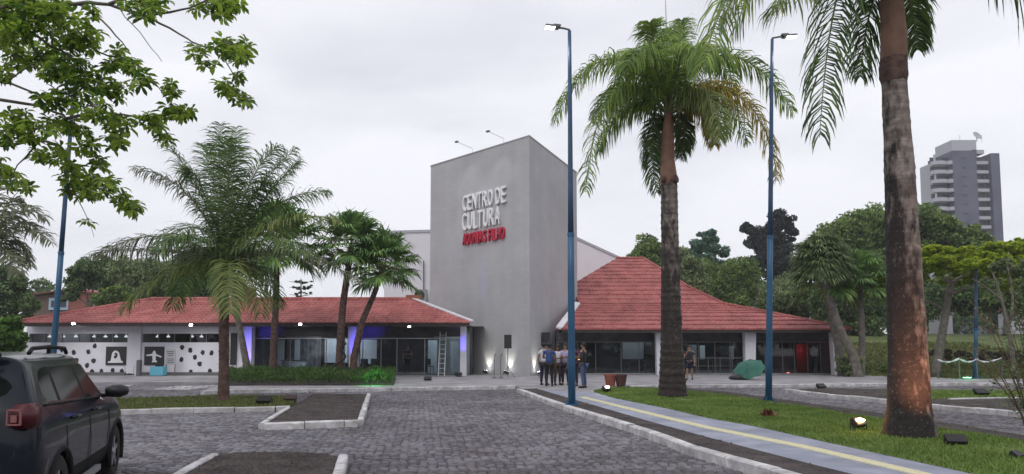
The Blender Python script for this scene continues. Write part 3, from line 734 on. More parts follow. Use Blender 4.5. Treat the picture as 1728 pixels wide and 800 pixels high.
for a in ed: MB().box((X(a, DG), DG, (ZP + zt2) / 2), (.04, .05, zt2 - ZP - .06)).build('mullion', M_frame, rw)
MB().box(((gx0 + gx1) / 2, DG, ZP + .04), (gx1 - gx0, .06, .07)).build('base_rail', M_steel, rw)
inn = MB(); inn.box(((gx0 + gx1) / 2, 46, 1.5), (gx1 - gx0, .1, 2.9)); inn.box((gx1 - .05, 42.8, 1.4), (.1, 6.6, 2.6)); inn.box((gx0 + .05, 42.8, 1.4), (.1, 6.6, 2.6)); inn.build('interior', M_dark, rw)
MB().box(((gx0 + gx1) / 2, 42.7, ZP + .01), (gx1 - gx0, 6.6, .02)).build('inner_floor', mat('inner_floor_r', (.16, .16, .17), .35), rw)
M_ws = mat('exhibit_wall', (.10, .095, .11), .8); M_pal = mat('exhibit_pale', (.34, .36, .38), .8); M_bluep = mat('exhibit_navy', (.012, .018, .06), .6); M_redp = mat('red_glow_board', (.26, .02, .03), .7)
for a, b, y0, y1, D, m in ((1037, 1050, 566, 626, 40.2, M_blackp), (1006, 1036, 575, 628, 41, M_ws), (1050, 1086, 578, 606, 43, M_pal), (1088, 1104, 578, 598, 42.4, M_dark), (1181, 1189, 583, 606, 44, M_white), (1231, 1238, 584, 606, 44, M_white), (1215, 1228, 584, 612, 43, M_dark), (1345, 1362, 580, 632, 41.5, M_redp), (1366, 1374, 582, 632, 41, M_dark), (1372, 1403, 582, 633, 40.6, M_bluep), (1300, 1330, 580, 632, 43, mat('exhibit_brown', (.09, .06, .055), .8)), (1160, 1175, 582, 612, 43, M_pal)):
    p0, p1 = at(a, y1, D), at(b, y0, D); MB().box(((p0.x + p1.x) / 2, D, (p0.z + p1.z) / 2), (p1.x - p0.x, .1, p1.z - p0.z)).build('interior_board', m, rw)  # white strips and red board put interior lights and red glow into colour
pillar(1107, 1115, 1109, 1117, 559, 636, 38.6, rw); pillar(1257, 1276, 1259, 1275, 560, 636, 38.6, rw); pillar(1404, 1415, 1409, 1423, 560, 637, 38.6, rw)
hr = MB(); z1 = ZP + .95
hr.tube([(X(1132, 38.9), 38.9, z1), (X(1256, 38.9), 38.9, z1)], .025, 6)
for k in range(7): x = X(1134 + k * 20.2, 38.9); hr.tube([(x, 38.9, ZP), (x, 38.9, z1)], .018, 6)
hr.tube([(X(1132, 38.9), 38.9, ZP + .5), (X(1256, 38.9), 38.9, ZP + .5)], .015, 6); hr.build('handrail', M_frame, rw)
lamp('hall_fill', 'AREA', (X(1080, 41), 41.5, 2.35), 22, (.9, .95, 1), (X(1080, 41), 41.5, 0), 2.5, parent=rw)  # fill areas added to make this interior visible
lamp('hall_fill', 'AREA', (X(1205, 42), 42.5, 2.35), 26, (.85, .97, 1), (X(1205, 42), 42.5, 0), 2.5, parent=rw)
lamp('red_lamp', 'POINT', (X(1352, 40.7), 40.9, 1.5), 7, (1, .04, .05), size=.1, parent=rw)
MB().lathe([(.001, -.06), (.08, -.05), (.08, .05), (.001, .06)], at(1330, 630, 40), 8).build('small_lamp', mat('red_glow', (1, .3, .3), .5, emit=(1, .15, .12), es=3), rw)

# ---------------- auditorium block behind
aud = thing('auditorium_block', 'large plain pale wall of the auditorium rising behind the grey tower', 'building', (at(860, 585, 58).x, 58, 0))
P = [at(648, 640, 58), at(648, 394, 58), at(727, 392, 58), at(905, 388, 58), at(973, 404, 58), at(1047, 438, 58), at(1047, 640, 58)]
P[0].z = P[-1].z = 0
MB().vprism(P[::-1], (0, 14, 0)).build('wall', mat('auditorium_white', (.68, .67, .70), .85, (.74, .73, .76), .4, .05, 8), aud)
cp_ = MB()
for a, b in zip(P[1:5], P[2:6]): cp_.vprism([a + Vector((0, -.08, 0)), b + Vector((0, -.08, 0)), b + Vector((0, -.08, .22)), a + Vector((0, -.08, .22))], (0, .3, 0))
cp_.build('coping', mat('aud_coping', (.42, .42, .46), .8), aud)
MB().tube([at(715, 440, 57.8), at(715, 505, 57.8)], .06, 6).build('downpipe', M_frame, aud)
ac = thing('air_conditioner', 'small dark air conditioner box on the pale wall left of the tower', 'air conditioner', at(711, 508, 57))
c = at(711, 499, 57.2); MB().box(c, (.95, .9, 1.0)).build('casing', mat('ac_grey', (.30, .30, .32), .6), ac)
M90 = Matrix.Rotation(R(90), 3, 'X')
MB().lathe([(.42, -.02), (.42, .03), (.3, .03), (.001, .03)], c + Vector((-.1, -.47, 0)), 14, M90).build('fan_grille', M_black, ac)
MB().box(c + Vector((0, .4, -.56)), (1.0, 1.0, .06)).build('shelf', M_frame, ac)

# ---------------- apartment tower far right
DA = 200; at_ = thing('apartment_tower', 'tall grey apartment tower with white balconies rising over the trees', 'building', (X(1640, DA), DA, 0))
M_apg = mat('apartment_grey', (.085, .085, .13), .85, (.12, .12, .17), .2); M_apw = mat('apartment_white', (.38, .38, .43), .85); M_apwin = mat('apartment_window', (.04, .045, .06), .3)
xw = lambda px: X(px + 13, DA); zz = lambda py: at(1640, py, DA).z
zt = zz(254)
MB().box(((xw(1609) + xw(1650)) / 2, DA + 6, zt / 2), (xw(1650) - xw(1609), 12, zt)).build('wall', M_apg, at_)
MB().box(((xw(1650) + xw(1675)) / 2, DA + 8.5, zt / 2 - .8), (xw(1675) - xw(1650) - .02, 12, zt - 1.6)).build('wall', mat('apt_recess', (.14, .135, .18), .8), at_)
MB().box(((xw(1675) + xw(1690)) / 2, DA + 7, zt / 2 - .4), (xw(1690) - xw(1675) - .02, 14, zt - .8)).build('wall', M_apg, at_)
MB().box(((xw(1580) + xw(1609)) / 2, DA + 5.5, zz(271) / 2), (xw(1609) - xw(1580) - .6, 6, zz(271))).build('wall', M_apw, at_)
MB().box(((xw(1616) + xw(1659)) / 2, DA + 6, zz(245)), (xw(1659) - xw(1616), 8, 4.4)).build('roof_block', M_apw, at_)
MB().box(((xw(1650) + xw(1672)) / 2, DA + 5, zt + .2), (xw(1672) - xw(1650), 6, 1.2)).build('parapet', M_apw, at_)
c = at(1648, 230, DA + 3); M = Matrix.Rotation(R(60), 3, 'X') @ Matrix.Rotation(R(15), 3, 'Y')
MB().lathe([(.001, 0), (.9, .1), (1.45, .3), (1.5, .4), (1.45, .35), (.9, .16), (.001, .08)], c, 20, M).tube([c, c - Vector((0, 0, 1.6))], .12, 6).build('dish_antenna', mat('dish', (.35, .37, .40), .6), at_)
for px in (1620, 1657): p = at(px, 240, DA + 4); MB().tube([p, p + Vector((0, 0, 2.2))], .06, 5).build('mast', M_steel, at_)
fl = 2.78; z = zt - 3.6; k = 0
while z > 8:
    # rounded corner balconies on the left
    for cxp, rr in ((1590, 2.4), (1606, 1.2)):
        cc = Vector((xw(cxp), DA + 1.6, z)); pts = []
        n = 10; prof = [(cc.x + math.cos(math.pi + math.pi * i / n) * rr, cc.y + math.sin(math.pi + math.pi * i / n) * 1.7) for i in range(n + 1)]
        MB().prism(prof, z - .55, z + .55).build('balcony', M_apw, at_)
        MB().box((cc.x, cc.y + .8, z + 1.35), (rr * 1.7, .3, 1.5)).build('window', M_apwin, at_)
    MB().box((xw(1581), DA + .9, z + 1.2), (.4, .4, fl)).build('pier', M_apw, at_) if k % 2 == 0 else None
    MB().box(((xw(1652) + xw(1673)) / 2, DA + 1.6, z + .1), (xw(1673) - xw(1652), 1.8, .95)).build('balcony', M_apw, at_)
    MB().box(((xw(1653) + xw(1672)) / 2, DA + 2.45, z + 1.55), (2.9, .12, 1.45)).build('window', M_apwin, at_)
    MB().box((xw(1628), DA - .03, z + 1.2), (1.5, .1, .55)).build('window', M_apwin, at_)
    z -= fl; k += 1

# ---------------- brick house far left
bh = thing('brick_house', 'small red brick house half hidden by trees behind the left pavilion', 'house', (X(115, 72), 72, 0))
D = 72; M_brk = mat('house_brick', (.20, .06, .05), .9, (.28, .10, .08), 1)
a, b = at(52, 560, D), at(118, 497, D); MB().box(((a.x + b.x) / 2, D + 3, b.z / 2), (b.x - a.x, 6, b.z)).build('wall', mat('house_wall', (.15, .10, .09), .9), bh)
a2, b2 = at(118, 560, D), at(160, 492, D); MB().box(((a2.x + b2.x) / 2, D + 2.5, b2.z / 2), (b2.x - a2.x - .02, 6, b2.z)).build('wall', M_brk, bh)
MB().vprism([at(45, 499, D - .6), at(122, 489, D - .6), at(122, 487, D - .6), at(45, 496, D - .6)], (0, 7, 0)).build('roof', mat('house_roof', (.16, .07, .06), .9), bh)
MB().vprism([at(112, 489, D - .8), at(165, 496, D - .8), at(165, 493, D - .8), at(118, 484, D - .8)], (0, 7, 0)).build('roof', M_tile, bh)
p0, p1 = at(83, 523, D), at(117, 503, D); wf = MB().box(((p0.x + p1.x) / 2, D - .06, (p0.z + p1.z) / 2), (p1.x - p0.x, .12, p1.z - p0.z)).build('window', mat('pale_blue_paint', (.36, .48, .60), .7), bh)
for u in (.28, .74): x = p0.x + (p1.x - p0.x) * u; MB().box((x, D - .14, (p0.z + p1.z) / 2), (.62, .04, .7)).build('pane', M_apwin, wf)
p0, p1 = at(136, 522, D), at(160, 508, D); MB().box(((p0.x + p1.x) / 2, D - .1, (p0.z + p1.z) / 2), (p1.x - p0.x, .2, p1.z - p0.z)).build('balcony', mat('balcony_cream', (.5, .46, .44), .8), bh)
# pale houses glimpsed between the trees on the right
for px0, px1, y0, y1, D, lb in ((1270, 1300, 505, 530, 90, 'pale house glimpsed between the trees above the red roof'), (1585, 1606, 512, 524, 75, 'small white house front seen under the yellow-green tree'), (1702, 1728, 525, 545, 95, 'white house glimpsed behind the trees at the far right')):
    p0, p1 = at(px0, y1, D), at(px1, y0, D); h = thing('white_house', lb, 'house', ((p0.x + p1.x) / 2, D, 0))
    MB().box(((p0.x + p1.x) / 2, D + 1, p1.z / 2), (p1.x - p0.x, 2, p1.z)).build('wall', M_apw, h)
    MB().vprism([(p0.x - .4, D - .5, p1.z), (p1.x + .4, D - .5, p1.z), ((p0.x + p1.x) / 2, D - .5, p1.z + .9)], (0, 3, 0)).build('roof', M_tile, h)
    for u in (.3, .7): MB().box((p0.x + (p1.x - p0.x) * u, D - .02, p1.z - .9), (.7, .08, .9)).build('window', M_apwin, h)

# ================================================================== VEGETATION
def bez(P, n):
    P = [Vector(p) for p in P]; out = []
    for i in range(n + 1):
        t = i / n; Q = P[:]
        while len(Q) > 1: Q = [a.lerp(b, t) for a, b in zip(Q[:-1], Q[1:])]
        out.append(Q[0])
    return out
UP = Vector((0, 0, 1))
def frond(P, parent, m, ll=.6, n=60, droop=.5, w=.028, plume=.25, r0=.03, start=.12, name='frond', seg=3, end_s=.25, jit=.2, tw=0.):
    """feather frond along a bezier; leaflets both sides, drooping under gravity"""
    cur = bez(P, 26); mb = MB()
    mb.tube(cur, [r0 * (1 - .85 * i / 26) for i in range(27)], 5, mi=1)
    vs = []; fs = []
    for k in range(n):
        t = start + (1 - start) * (k + random.uniform(-.3, .3)) / n; t = min(max(t, 0), .995)
        f = t * 26; i = int(f); p = cur[i].lerp(cur[i + 1], f - i); tan = (cur[i + 1] - cur[i]).normalized()
        side = tan.cross(UP)
        if side.length < .15: side = Vector((math.cos(tw), math.sin(tw), 0))
        side.normalize(); nor = side.cross(tan).normalized()
        if tw: side = side * math.cos(tw) + nor * math.sin(tw); side.normalize()
        L_ = ll * (math.sin(math.pi * min(1, (t * .74 + .13))) ** .5) * random.uniform(.8, 1.12)
        if t > .92: L_ *= 1 - (t - .92) * (1 - end_s) * 8
        L_ = max(L_, ll * .18)
        for s in (-1, 1):
            d = side * s * .9 + tan * (.35 + .45 * t) + nor * random.uniform(-plume, plume * 1.3) + Vector([random.gauss(0, jit * .4) for _ in range(3)])
            d.normalize(); wv = tan.cross(d); wv = (tan - d * tan.dot(d)); wv.normalize()
            wv = (wv * .8 + nor * random.uniform(-.6, .6)).normalized()
            q = p.copy(); pts = [q.copy()]; dd = d.copy(); dr = droop * random.uniform(.6, 1.4)
            for j in range(seg):
                q = q + dd * L_ / seg; pts.append(q.copy()); dd = (dd + Vector((0, 0, -1)) * dr * (1.0 + j * .5)).normalized()
            b = len(vs); ww = [w * .6] + [w] * (seg - 1)
            for j in range(seg): vs += [pts[j] - wv * ww[j] * .5, pts[j] + wv * ww[j] * .5]
            vs.append(pts[-1])
            for j in range(seg - 1): fs.append((b + 2 * j, b + 2 * j + 1, b + 2 * j + 3, b + 2 * j + 2))
            fs.append((b + 2 * seg - 2, b + 2 * seg - 1, b + 2 * seg))
    mb.add(vs, fs, 0)
    return mb.build(name, [m, M_rachis], parent)

def trunk_rings(pts, rad, m, parent, n=20, name='trunk', ring=.18, amp=.02, rough=.03):
    """round trunk with leaf-scar rings and uneven bark"""
    pts = [Vector(p) for p in pts]; L_ = sum((b - a).length for a, b in zip(pts[:-1], pts[1:])); k = int(L_ / .06)
    rs = resample(pts, L_ / k)[:k + 1]; fine_r = []
    cum = [0]
    for a, b in zip(pts[:-1], pts[1:]): cum.append(cum[-1] + (b - a).length)
    vs = []; K = len(rs); sd_ = random.random() * 50
    for i, p in enumerate(rs):
        s = L_ * i / (K - 1)
        r = float(np.interp(s, cum, rad)); ph = (s / ring) % 1; r *= 1 + amp * (1 if ph < .25 else 0) - amp * .4 * ph
        for j in range(n):
            a = 2 * math.pi * j / n
            q = r * (1 + rough * noise.noise(Vector((math.cos(a) * 2.2 + sd_, math.sin(a) * 2.2, s * 1.6))) + rough * .6 * noise.noise(Vector((math.cos(a) * 8, math.sin(a) * 8 + sd_, s * 9))))
            vs.append(p + Vector((math.cos(a) * q, math.sin(a) * q, 0)))
    fs = [(i * n + j, i * n + (j + 1) % n, (i + 1) * n + (j + 1) % n, (i + 1) * n + j) for i in range(K - 1) for j in range(n)] + [[(K - 1) * n + j for j in range(n)]]
    return MB().add(vs, fs).build(name, m, parent, smooth=True)

def stained(name, base, light, dark, z0, z1, s=2.0, wax=.5):
    '''grey palm bark with streaky algae stains, heavier on the lower trunk'''
    m = mat(name, base, .9, light, 1.6, .55, 14, stretch=(1, 1, .6)); t = m.node_tree; b = t.nodes['Principled BSDF']; ln = t.links.new
    tc_ = t.nodes.new('ShaderNodeTexCoord'); mp_ = t.nodes.new('ShaderNodeMapping'); mp_.inputs['Scale'].default_value = (3.4, 3.4, 1.3); n = t.nodes.new('ShaderNodeTexNoise'); n.inputs['Scale'].default_value = s; n.inputs['Detail'].default_value = 7; n.inputs['Roughness'].default_value = .62
    ln(tc_.outputs['Object'], mp_.inputs[0]); ln(mp_.outputs[0], n.inputs[0]); sx = t.nodes.new('ShaderNodeSeparateXYZ'); ln(tc_.outputs['Object'], sx.inputs[0])
    mr = t.nodes.new('ShaderNodeMapRange'); mr.inputs[1].default_value = z0; mr.inputs[2].default_value = z1; mr.inputs[3].default_value = .28; mr.inputs[4].default_value = -.10; ln(sx.outputs[2], mr.inputs[0])
    ad = t.nodes.new('ShaderNodeMath'); ln(n.outputs[0], ad.inputs[0]); ln(mr.outputs[0], ad.inputs[1])
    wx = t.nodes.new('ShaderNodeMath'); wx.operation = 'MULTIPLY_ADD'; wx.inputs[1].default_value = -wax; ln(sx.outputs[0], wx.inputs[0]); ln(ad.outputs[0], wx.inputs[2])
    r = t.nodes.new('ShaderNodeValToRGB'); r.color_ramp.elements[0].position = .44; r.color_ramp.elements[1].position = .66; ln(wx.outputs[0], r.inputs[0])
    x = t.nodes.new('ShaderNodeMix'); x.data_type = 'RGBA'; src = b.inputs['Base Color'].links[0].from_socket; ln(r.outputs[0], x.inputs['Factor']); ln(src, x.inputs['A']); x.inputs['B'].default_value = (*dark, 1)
    # pale lichen flecks and faint leaf-scar lines
    v = t.nodes.new('ShaderNodeTexNoise'); v.inputs['Scale'].default_value = 24; v.inputs['Detail'].default_value = 4; ln(tc_.outputs['Object'], v.inputs[0]); r2 = t.nodes.new('ShaderNodeValToRGB'); r2.color_ramp.elements[0].position = .60; r2.color_ramp.elements[1].position = .78; ln(v.outputs[0], r2.inputs[0])
    y = t.nodes.new('ShaderNodeMix'); y.data_type = 'RGBA'; f = t.nodes.new('ShaderNodeMath'); f.operation = 'MULTIPLY'; f.inputs[1].default_value = .6; ln(r2.outputs[0], f.inputs[0]); ln(f.outputs[0], y.inputs['Factor']); ln(x.outputs['Result'], y.inputs['A']); y.inputs['B'].default_value = (.26, .25, .23, 1); ln(y.outputs['Result'], b.inputs['Base Color']); mul_layer(m, noise_ramp(1.0, (.5, .5, 11), (.72, .70, .69), (1.12, 1.12, 1.12), .38, .60, 3)); mul_layer(m, noise_ramp(9, (1, 1, 1), (.72, .70, .70), (1.15, 1.15, 1.15), .36, .62)); return m
M_trunkR = stained('palm_bark_right', (.15, .12, .11), (.31, .265, .235), (.022, .017, .017), 0, 5.8, wax=.65)
M_trunkM = stained('palm_bark_middle', (.13, .11, .10), (.25, .22, .20), (.035, .026, .024), 1.0, 8.5, wax=.25)
# ---------------- middle royal palm
b = G(1135, 670, .12); DP = b.y
pm = thing('royal_palm', 'tall royal palm with drooping green fronds on the lawn between the two blue lamp posts', 'palm tree', (b.x, b.y, .1))
A = lambda px, py, dz=0: at(px, py, DP + dz)
pxm = 1 / (F / DP)   # metres per photo pixel here
trunk_rings([b - UP * .15, A(1135, 640), A(1133, 560), A(1131, 440), A(1129, 310)], [.46, .41, .33, .285, .26], M_trunkM, pm, n=24, ring=.22, amp=.05)
trunk_rings([A(1128, 312), A(1128, 300), A(1127, 270), A(1127, 225), A(1128, 190)], [.25, .28, .22, .19, .11], M_cshaft, pm, n=18, name='crownshaft', ring=.5, amp=.01)
for px, r in ((1140, .10), (1120, .08), (1133, .07)):
    MB().lathe([(.001, -r * 1.6), (r, -r), (r * 1.1, 0), (r * .7, r), (.001, r * 1.4)], A(px, 302, -.22), 9).build('husk', M_brownbark, pm)
cr = (1128, 196)
fr = [  # (mid1, mid2, tip, depth of tip, material, leaflet)
 ((1085, 60), (985, 70), (936, 205), -.8, M_frond, .62), ((1090, 130), (1010, 90), (988, 325), -1.2, M_frond, .62),
 ((1095, 160), (1040, 170), (1012, 255), .6, M_frond, .6), ((1120, 110), (1098, 60), (1096, 38), -.6, M_frond, .62), ((1135, 100), (1152, 60), (1150, 34), .8, M_frond, .6),
 ((1155, 60), (1270, 60), (1338, 190), -.6, M_frond, .62), ((1170, 120), (1290, 120), (1312, 305), -.9, M_frond_y, .62), ((1165, 150), (1215, 130), (1215, 235), -1.8, M_frond_yg, .62),
 ((1160, 90), (1200, 40), (1240, 150), 1.8, M_frond, .6), ((1100, 80), (1050, 70), (1035, 190), 2.0, M_frond, .6), ((1110, 190), (1090, 220), (1108, 325), .9, M_frond_dk, .5),
 ((1150, 190), (1165, 215), (1148, 265), 1.0, M_frond_dk, .42), ((1150, 130), (1220, 110), (1262, 240), 1.2, M_frond, .62), ((1110, 90), (1075, 60), (1060, 110), -2.2, M_frond, .62),
 ((1140, 80), (1175, 55), (1185, 110), -2.4, M_frond, .62), ((1095, 150), (1050, 120), (1000, 200), 2.2, M_frond_dk, .6), ((1165, 165), (1200, 170), (1206, 245), .5, M_frond_y, .5), ((1120, 100), (1125, 60), (1135, 50), 2.0, M_frond_dk, .6)]
for m1, m2, tp, dz, m, ll in fr:
    frond([A(*cr), A(*m1, dz * .3), A(*m2, dz * .75), A(*tp, dz)], pm, m, ll * 1.6, 200, .85, .034, .6, .035)
MB().tube([A(1128, 190), A(1126, 100), A(1123, 0)], [.05, .022, .008], 6).build('spear_leaf', M_frond_dk, pm)

# ---------------- big right royal palm
b = G(1535, 737, .12); DP = b.y; A = lambda px, py, dz=0: at(px, py, DP + dz)
pr = thing('royal_palm', 'massive royal palm at the right with its foot lit orange by a ground floodlight', 'palm tree', (b.x, b.y, .1))
trunk_rings([b - UP * .15, A(1535, 720), A(1535, 690), A(1532, 600), A(1527, 500), A(1523, 400), A(1517, 270), A(1509, 132)], [.44, .41, .36, .315, .295, .27, .24, .205], M_trunkR, pr, n=36, ring=.17, amp=.022, rough=.05)
trunk_rings([A(1509, 140), A(1508, 128), A(1507, 112), A(1508, 96)], [.21, .24, .235, .225], M_brownbark, pr, n=20, name='leaf_scar', ring=.1)
trunk_rings([A(1508, 100), A(1508, 60), A(1506, 20), A(1502, -40), A(1500, -90)], [.225, .22, .20, .17, .10], M_cshaft, pr, n=18, name='crownshaft', ring=.4, amp=.015)
cr = (1500, -90)
fr = [((1440, -200), (1230, -130), (1186, 120), -1.6, M_frond, .78), ((1470, -170), (1300, -140), (1215, 40), .3, M_frond_yg, .78), ((1450, -150), (1400, -60), (1383, 232), -1.2, M_frond_dk, .72), ((1500, -60), (1460, 0), (1452, 130), .8, M_frond_dk, .6),
      ((1560, -190), (1700, -130), (1790, 120), -1.3, M_frond_dk, .85), ((1520, -40), (1540, -10), (1548, 85), .6, M_frond_dk, .5), ((1420, -200), (1330, -180), (1235, 60), 1.5, M_frond, .72),
      ((1540, -220), (1640, -220), (1730, -40), 1.6, M_frond, .7), ((1500, -260), (1450, -300), (1400, -260), 2.2, M_frond, .7), ((1510, -270), (1560, -330), (1620, -300), -2, M_frond, .7), ((1490, -280), (1480, -360), (1490, -400), 0, M_frond, .7), ((1470, -120), (1420, -80), (1300, 20), -2.2, M_frond_yg, .7)]
for m1, m2, tp, dz, m, ll in fr:
    frond([A(*cr), A(*m1, dz * .3), A(*m2, dz * .75), A(*tp, dz)], pr, m, ll * 1.35, 140, .9, .030, .35, .04)
# orange-lit ground floodlight
gfl = G(1449, 728, .12)
gt = uplight(gfl, (b.x - .05, b.y - .2, 1.0), 20, (1, .48, .22), 'glowing ground floodlight on the lawn left of the massive palm', 'ground floodlights on the lawn', 75, es=False)
MB().lathe([(.001, -.03), (.07, -.02), (.09, .02), (.001, .05)], gfl + Vector((0, -.06, .21)), 12).build('bulb', M_warm, gt)
lamp('glow_lamp', 'POINT', gfl + Vector((-.05, -.25, .40)), 9, (1, .50, .16), size=.08)
lp2 = gfl + Vector((.7, .1, .1)); pl_ = G(1600, 757, .12); lamp('palm_lamp', 'SPOT', pl_ + UP * .2, 340, (1, .42, .20), (b.x + .1, b.y - .3, 1.5), .05, 75, 1)

# ---------------- coconut palm
b = G(377, 677, .1); DP = b.y; A = lambda px, py, dz=0: at(px, py, DP + dz)
pc = thing('coconut_palm', 'big coconut palm with a red-brown trunk on the grass strip near the dark car', 'palm tree', (b.x, b.y, .1))
trunk_rings([b - UP * .1, A(377, 668), A(378, 620), A(378, 540), A(380, 470), A(384, 440)], [.20, .165, .145, .135, .15, .11], M_brownbark, pc, n=16, ring=.12, amp=.07, rough=.1)
cr = (386, 445)
fr = [((350, 380), (330, 300), (226, 284), -.8, M_frond_gy), ((360, 360), (330, 300), (280, 238), .4, M_frond_dk), ((376, 360), (366, 290), (372, 208), -.3, M_frond_dk), ((380, 370), (400, 290), (398, 215), .5, M_frond_dk), ((385, 360), (350, 290), (345, 245), .8, M_frond_dk),
      ((400, 370), (440, 300), (500, 250), .5, M_frond_dk), ((400, 350), (425, 280), (470, 245), -.5, M_frond_dk), ((420, 370), (480, 320), (556, 322), .6, M_frond_dk), ((430, 350), (470, 300), (505, 272), 1.2, M_frond_dk),
      ((420, 400), (480, 345), (572, 372), -1.2, M_frond_yg), ((430, 420), (500, 400), (612, 478), -1.0, M_frond_gy), ((340, 410), (250, 370), (170, 430), -.9, M_frond_gy), ((340, 430), (240, 410), (150, 430), .3, M_frond_gy),
      ((340, 430), (270, 450), (205, 525), -1.0, M_frond_yg), ((388, 430), (386, 460), (388, 530), -2.2, M_frond_yg), ((420, 440), (450, 440), (470, 520), 1.2, M_frond_dk), ((350, 440), (320, 450), (290, 520), 1.3, M_frond_dk),
      ((400, 380), (440, 350), (500, 400), 2.3, M_frond_dk), ((360, 380), (310, 350), (260, 440), 2.0, M_frond_dk), ((420, 400), (470, 390), (520, 430), -2.0, M_frond_dk), ((350, 400), (300, 380), (265, 420), -2.0, M_frond_dk), ((384, 340), (388, 280), (384, 235), -1.5, M_frond_dk), ((410, 440), (425, 455), (440, 530), -.8, M_frond_yg), ((350, 330), (320, 260), (316, 300), -.2, M_frond_dk), ((410, 330), (450, 290), (460, 320), 0, M_frond_dk)]
for m1, m2, tp, dz, m in fr:
    frond([A(*cr), A(*m1, dz * .3), A(*m2, dz * .75), A(*tp, dz)], pc, m, .86, 115, .55, .027, .35, .032, start=.08)

# ---------------- fan palms
def fan_leaf(base, d, L_, parent, m, n=26, rl=.75, petl=.8, pet_d=None):
    """petiole + palmate blade whose tips droop"""
    d = Vector(d).normalized(); mid = base + d * petl * .6 + UP * .08 * petl; hub = base + d * petl - UP * .02
    mb = MB(); mb.tube([base, mid, hub], [.022, .016, .012], 4, mi=1)
    ax = (hub - mid).normalized(); side = ax.cross(UP)
    if side.length < .1: side = Vector((1, 0, 0))
    side.normalize(); nor = side.cross(ax); vs = []; fs = []
    for k in range(n):
        a = (k / (n - 1) - .5) * 4.6; dd = (ax * math.cos(a) + side * math.sin(a) + nor * random.uniform(.0, .3)).normalized()
        l = rl * (.72 + .28 * math.cos(a * .6)) * random.uniform(.9, 1.08); wv = (side * math.cos(a) - ax * math.sin(a)); wv.normalize(); wv = (wv + nor * random.uniform(-.3, .3)).normalized()
        p1 = hub + dd * l * .35; p2 = p1 + (dd - UP * .22).normalized() * l * .35; p3 = p2 + (dd - UP * random.uniform(.7, 1.5)).normalized() * l * .36
        w1 = l * .05; b_ = len(vs)
        vs += [hub, p1 - wv * w1, p1 + wv * w1, p2 - wv * w1 * .8, p2 + wv * w1 * .8, p3]
        fs += [(b_, b_ + 1, b_ + 2), (b_ + 1, b_ + 3, b_ + 4, b_ + 2), (b_ + 3, b_ + 5, b_ + 4)]
    mb.add(vs, fs, 0); return mb.build('fan_leaf', [m, M_rachis], parent)
def fan_palm(base, path, rad, label, crown_r, nleaf, cat='palm tree', m=M_fan, barkm=M_brownbark, low=-.55, seedv=1, group=None, squash=1.0):
    random.seed(seedv)
    t = thing('fan_palm', label, cat, base, group=group)
    pts = [Vector(base) - UP * .1] + [Vector(p) for p in path]; c = pts[-1]
    trunk_rings(pts, list(np.linspace(rad, rad * .62, len(pts))), barkm, t, n=12, ring=.14, amp=.06, rough=.08)
    # dry boots below the crown
    for k in range(7):
        a = k * .9; dr = Vector((math.cos(a), math.sin(a), .5)); q = c - UP * (.1 + .07 * k); MB().tube([q, q + dr * rad * 2.2], [.04, .015], 4).build('leaf_stub', barkm, t)
    for k in range(nleaf):
        el = low + (1.5 - low) * ((k + .5) / nleaf) ** .9; a = k * 2.39996 + random.uniform(-.2, .2)
        d = Vector((math.cos(a) * math.cos(el), math.sin(a) * math.cos(el), math.sin(el) * squash))
        fan_leaf(c + d * .05, d, 0, t, m, 36, crown_r * .52 * random.uniform(.88, 1.1), crown_r * .56 * random.uniform(.85, 1.1))
    return t
def FP(bpx, bpy_, path, rad, label, cr_, n, sv, **k):
    b = G(bpx, bpy_, .12); return fan_palm((b.x, b.y, .1), [at(px, py, b.y + dz) for px, py, dz in path], rad, label, cr_, n, seedv=sv, **k)
FP(460, 641, [(462, 590, 0), (466, 500, 0), (468, 420, 0)], .20, 'straight slender fan palm in the hedge left of the glazed hall', 2.6, 30, 3, squash=1.1)
FP(573, 641, [(573, 600, 0), (578, 520, 0), (588, 450, 0), (592, 420, 0)], .21, 'upright fan palm in the hedge, left one of the close pair', 2.1, 30, 4)
FP(594, 641, [(598, 600, 0), (612, 540, 0), (632, 495, 0), (645, 455, 0)], .20, 'fan palm leaning right in the hedge, right one of the close pair', 2.1, 34, 5)
# thin leaning trunk behind the coconut palm
b = G(420, 640, .12); lt = thing('coconut_palm', 'small palm with leaning trunk behind the red-brown trunk in front of the blue-lit pillar', 'palm tree', (b.x, b.y, .1)); A = lambda px, py, dz=0: at(px, py, b.y + dz)
trunk_rings([b - UP * .1, A(417, 620), A(408, 570), A(396, 515), A(391, 470)], [.21, .18, .15, .13, .12], M_bark, lt, n=12, ring=.16, amp=.05)
for k in range(12):
    a = k * 2.4; r = 75; tp = (391 + math.cos(a) * r, 470 - math.sin(a) * 30 + 25); frond([A(391, 470), A(391 + math.cos(a) * r * .4, 400, math.sin(a)), A(391 + math.cos(a) * r * .9, 410, math.sin(a) * 2), A(*tp, math.sin(a) * 2.3)], lt, M_frond_dk, .55, 44, .4, .04, .3, .025)
# curly dark climbing stem on a hedge palm: a snake-like cut-out hung between the trunks
b = G(560, 641, .12); cs = thing('curly_sculpture', 'dark curly twisted branch standing in the hedge beside the upright fan palm', 'branch', (b.x - .1, b.y - .3, .1))
A = lambda px, py: at(px, py, b.y - .4)
MB().tube(bez([A(552, 634), A(560, 615), A(572, 614), A(580, 606)], 8) + [A(583, 602), A(580, 595), A(575, 590), A(578, 584), A(584, 580), A(580, 575)], [.06] * 9 + [.055, .05, .05, .05, .05, .03], 6).build('stem', M_black, cs)

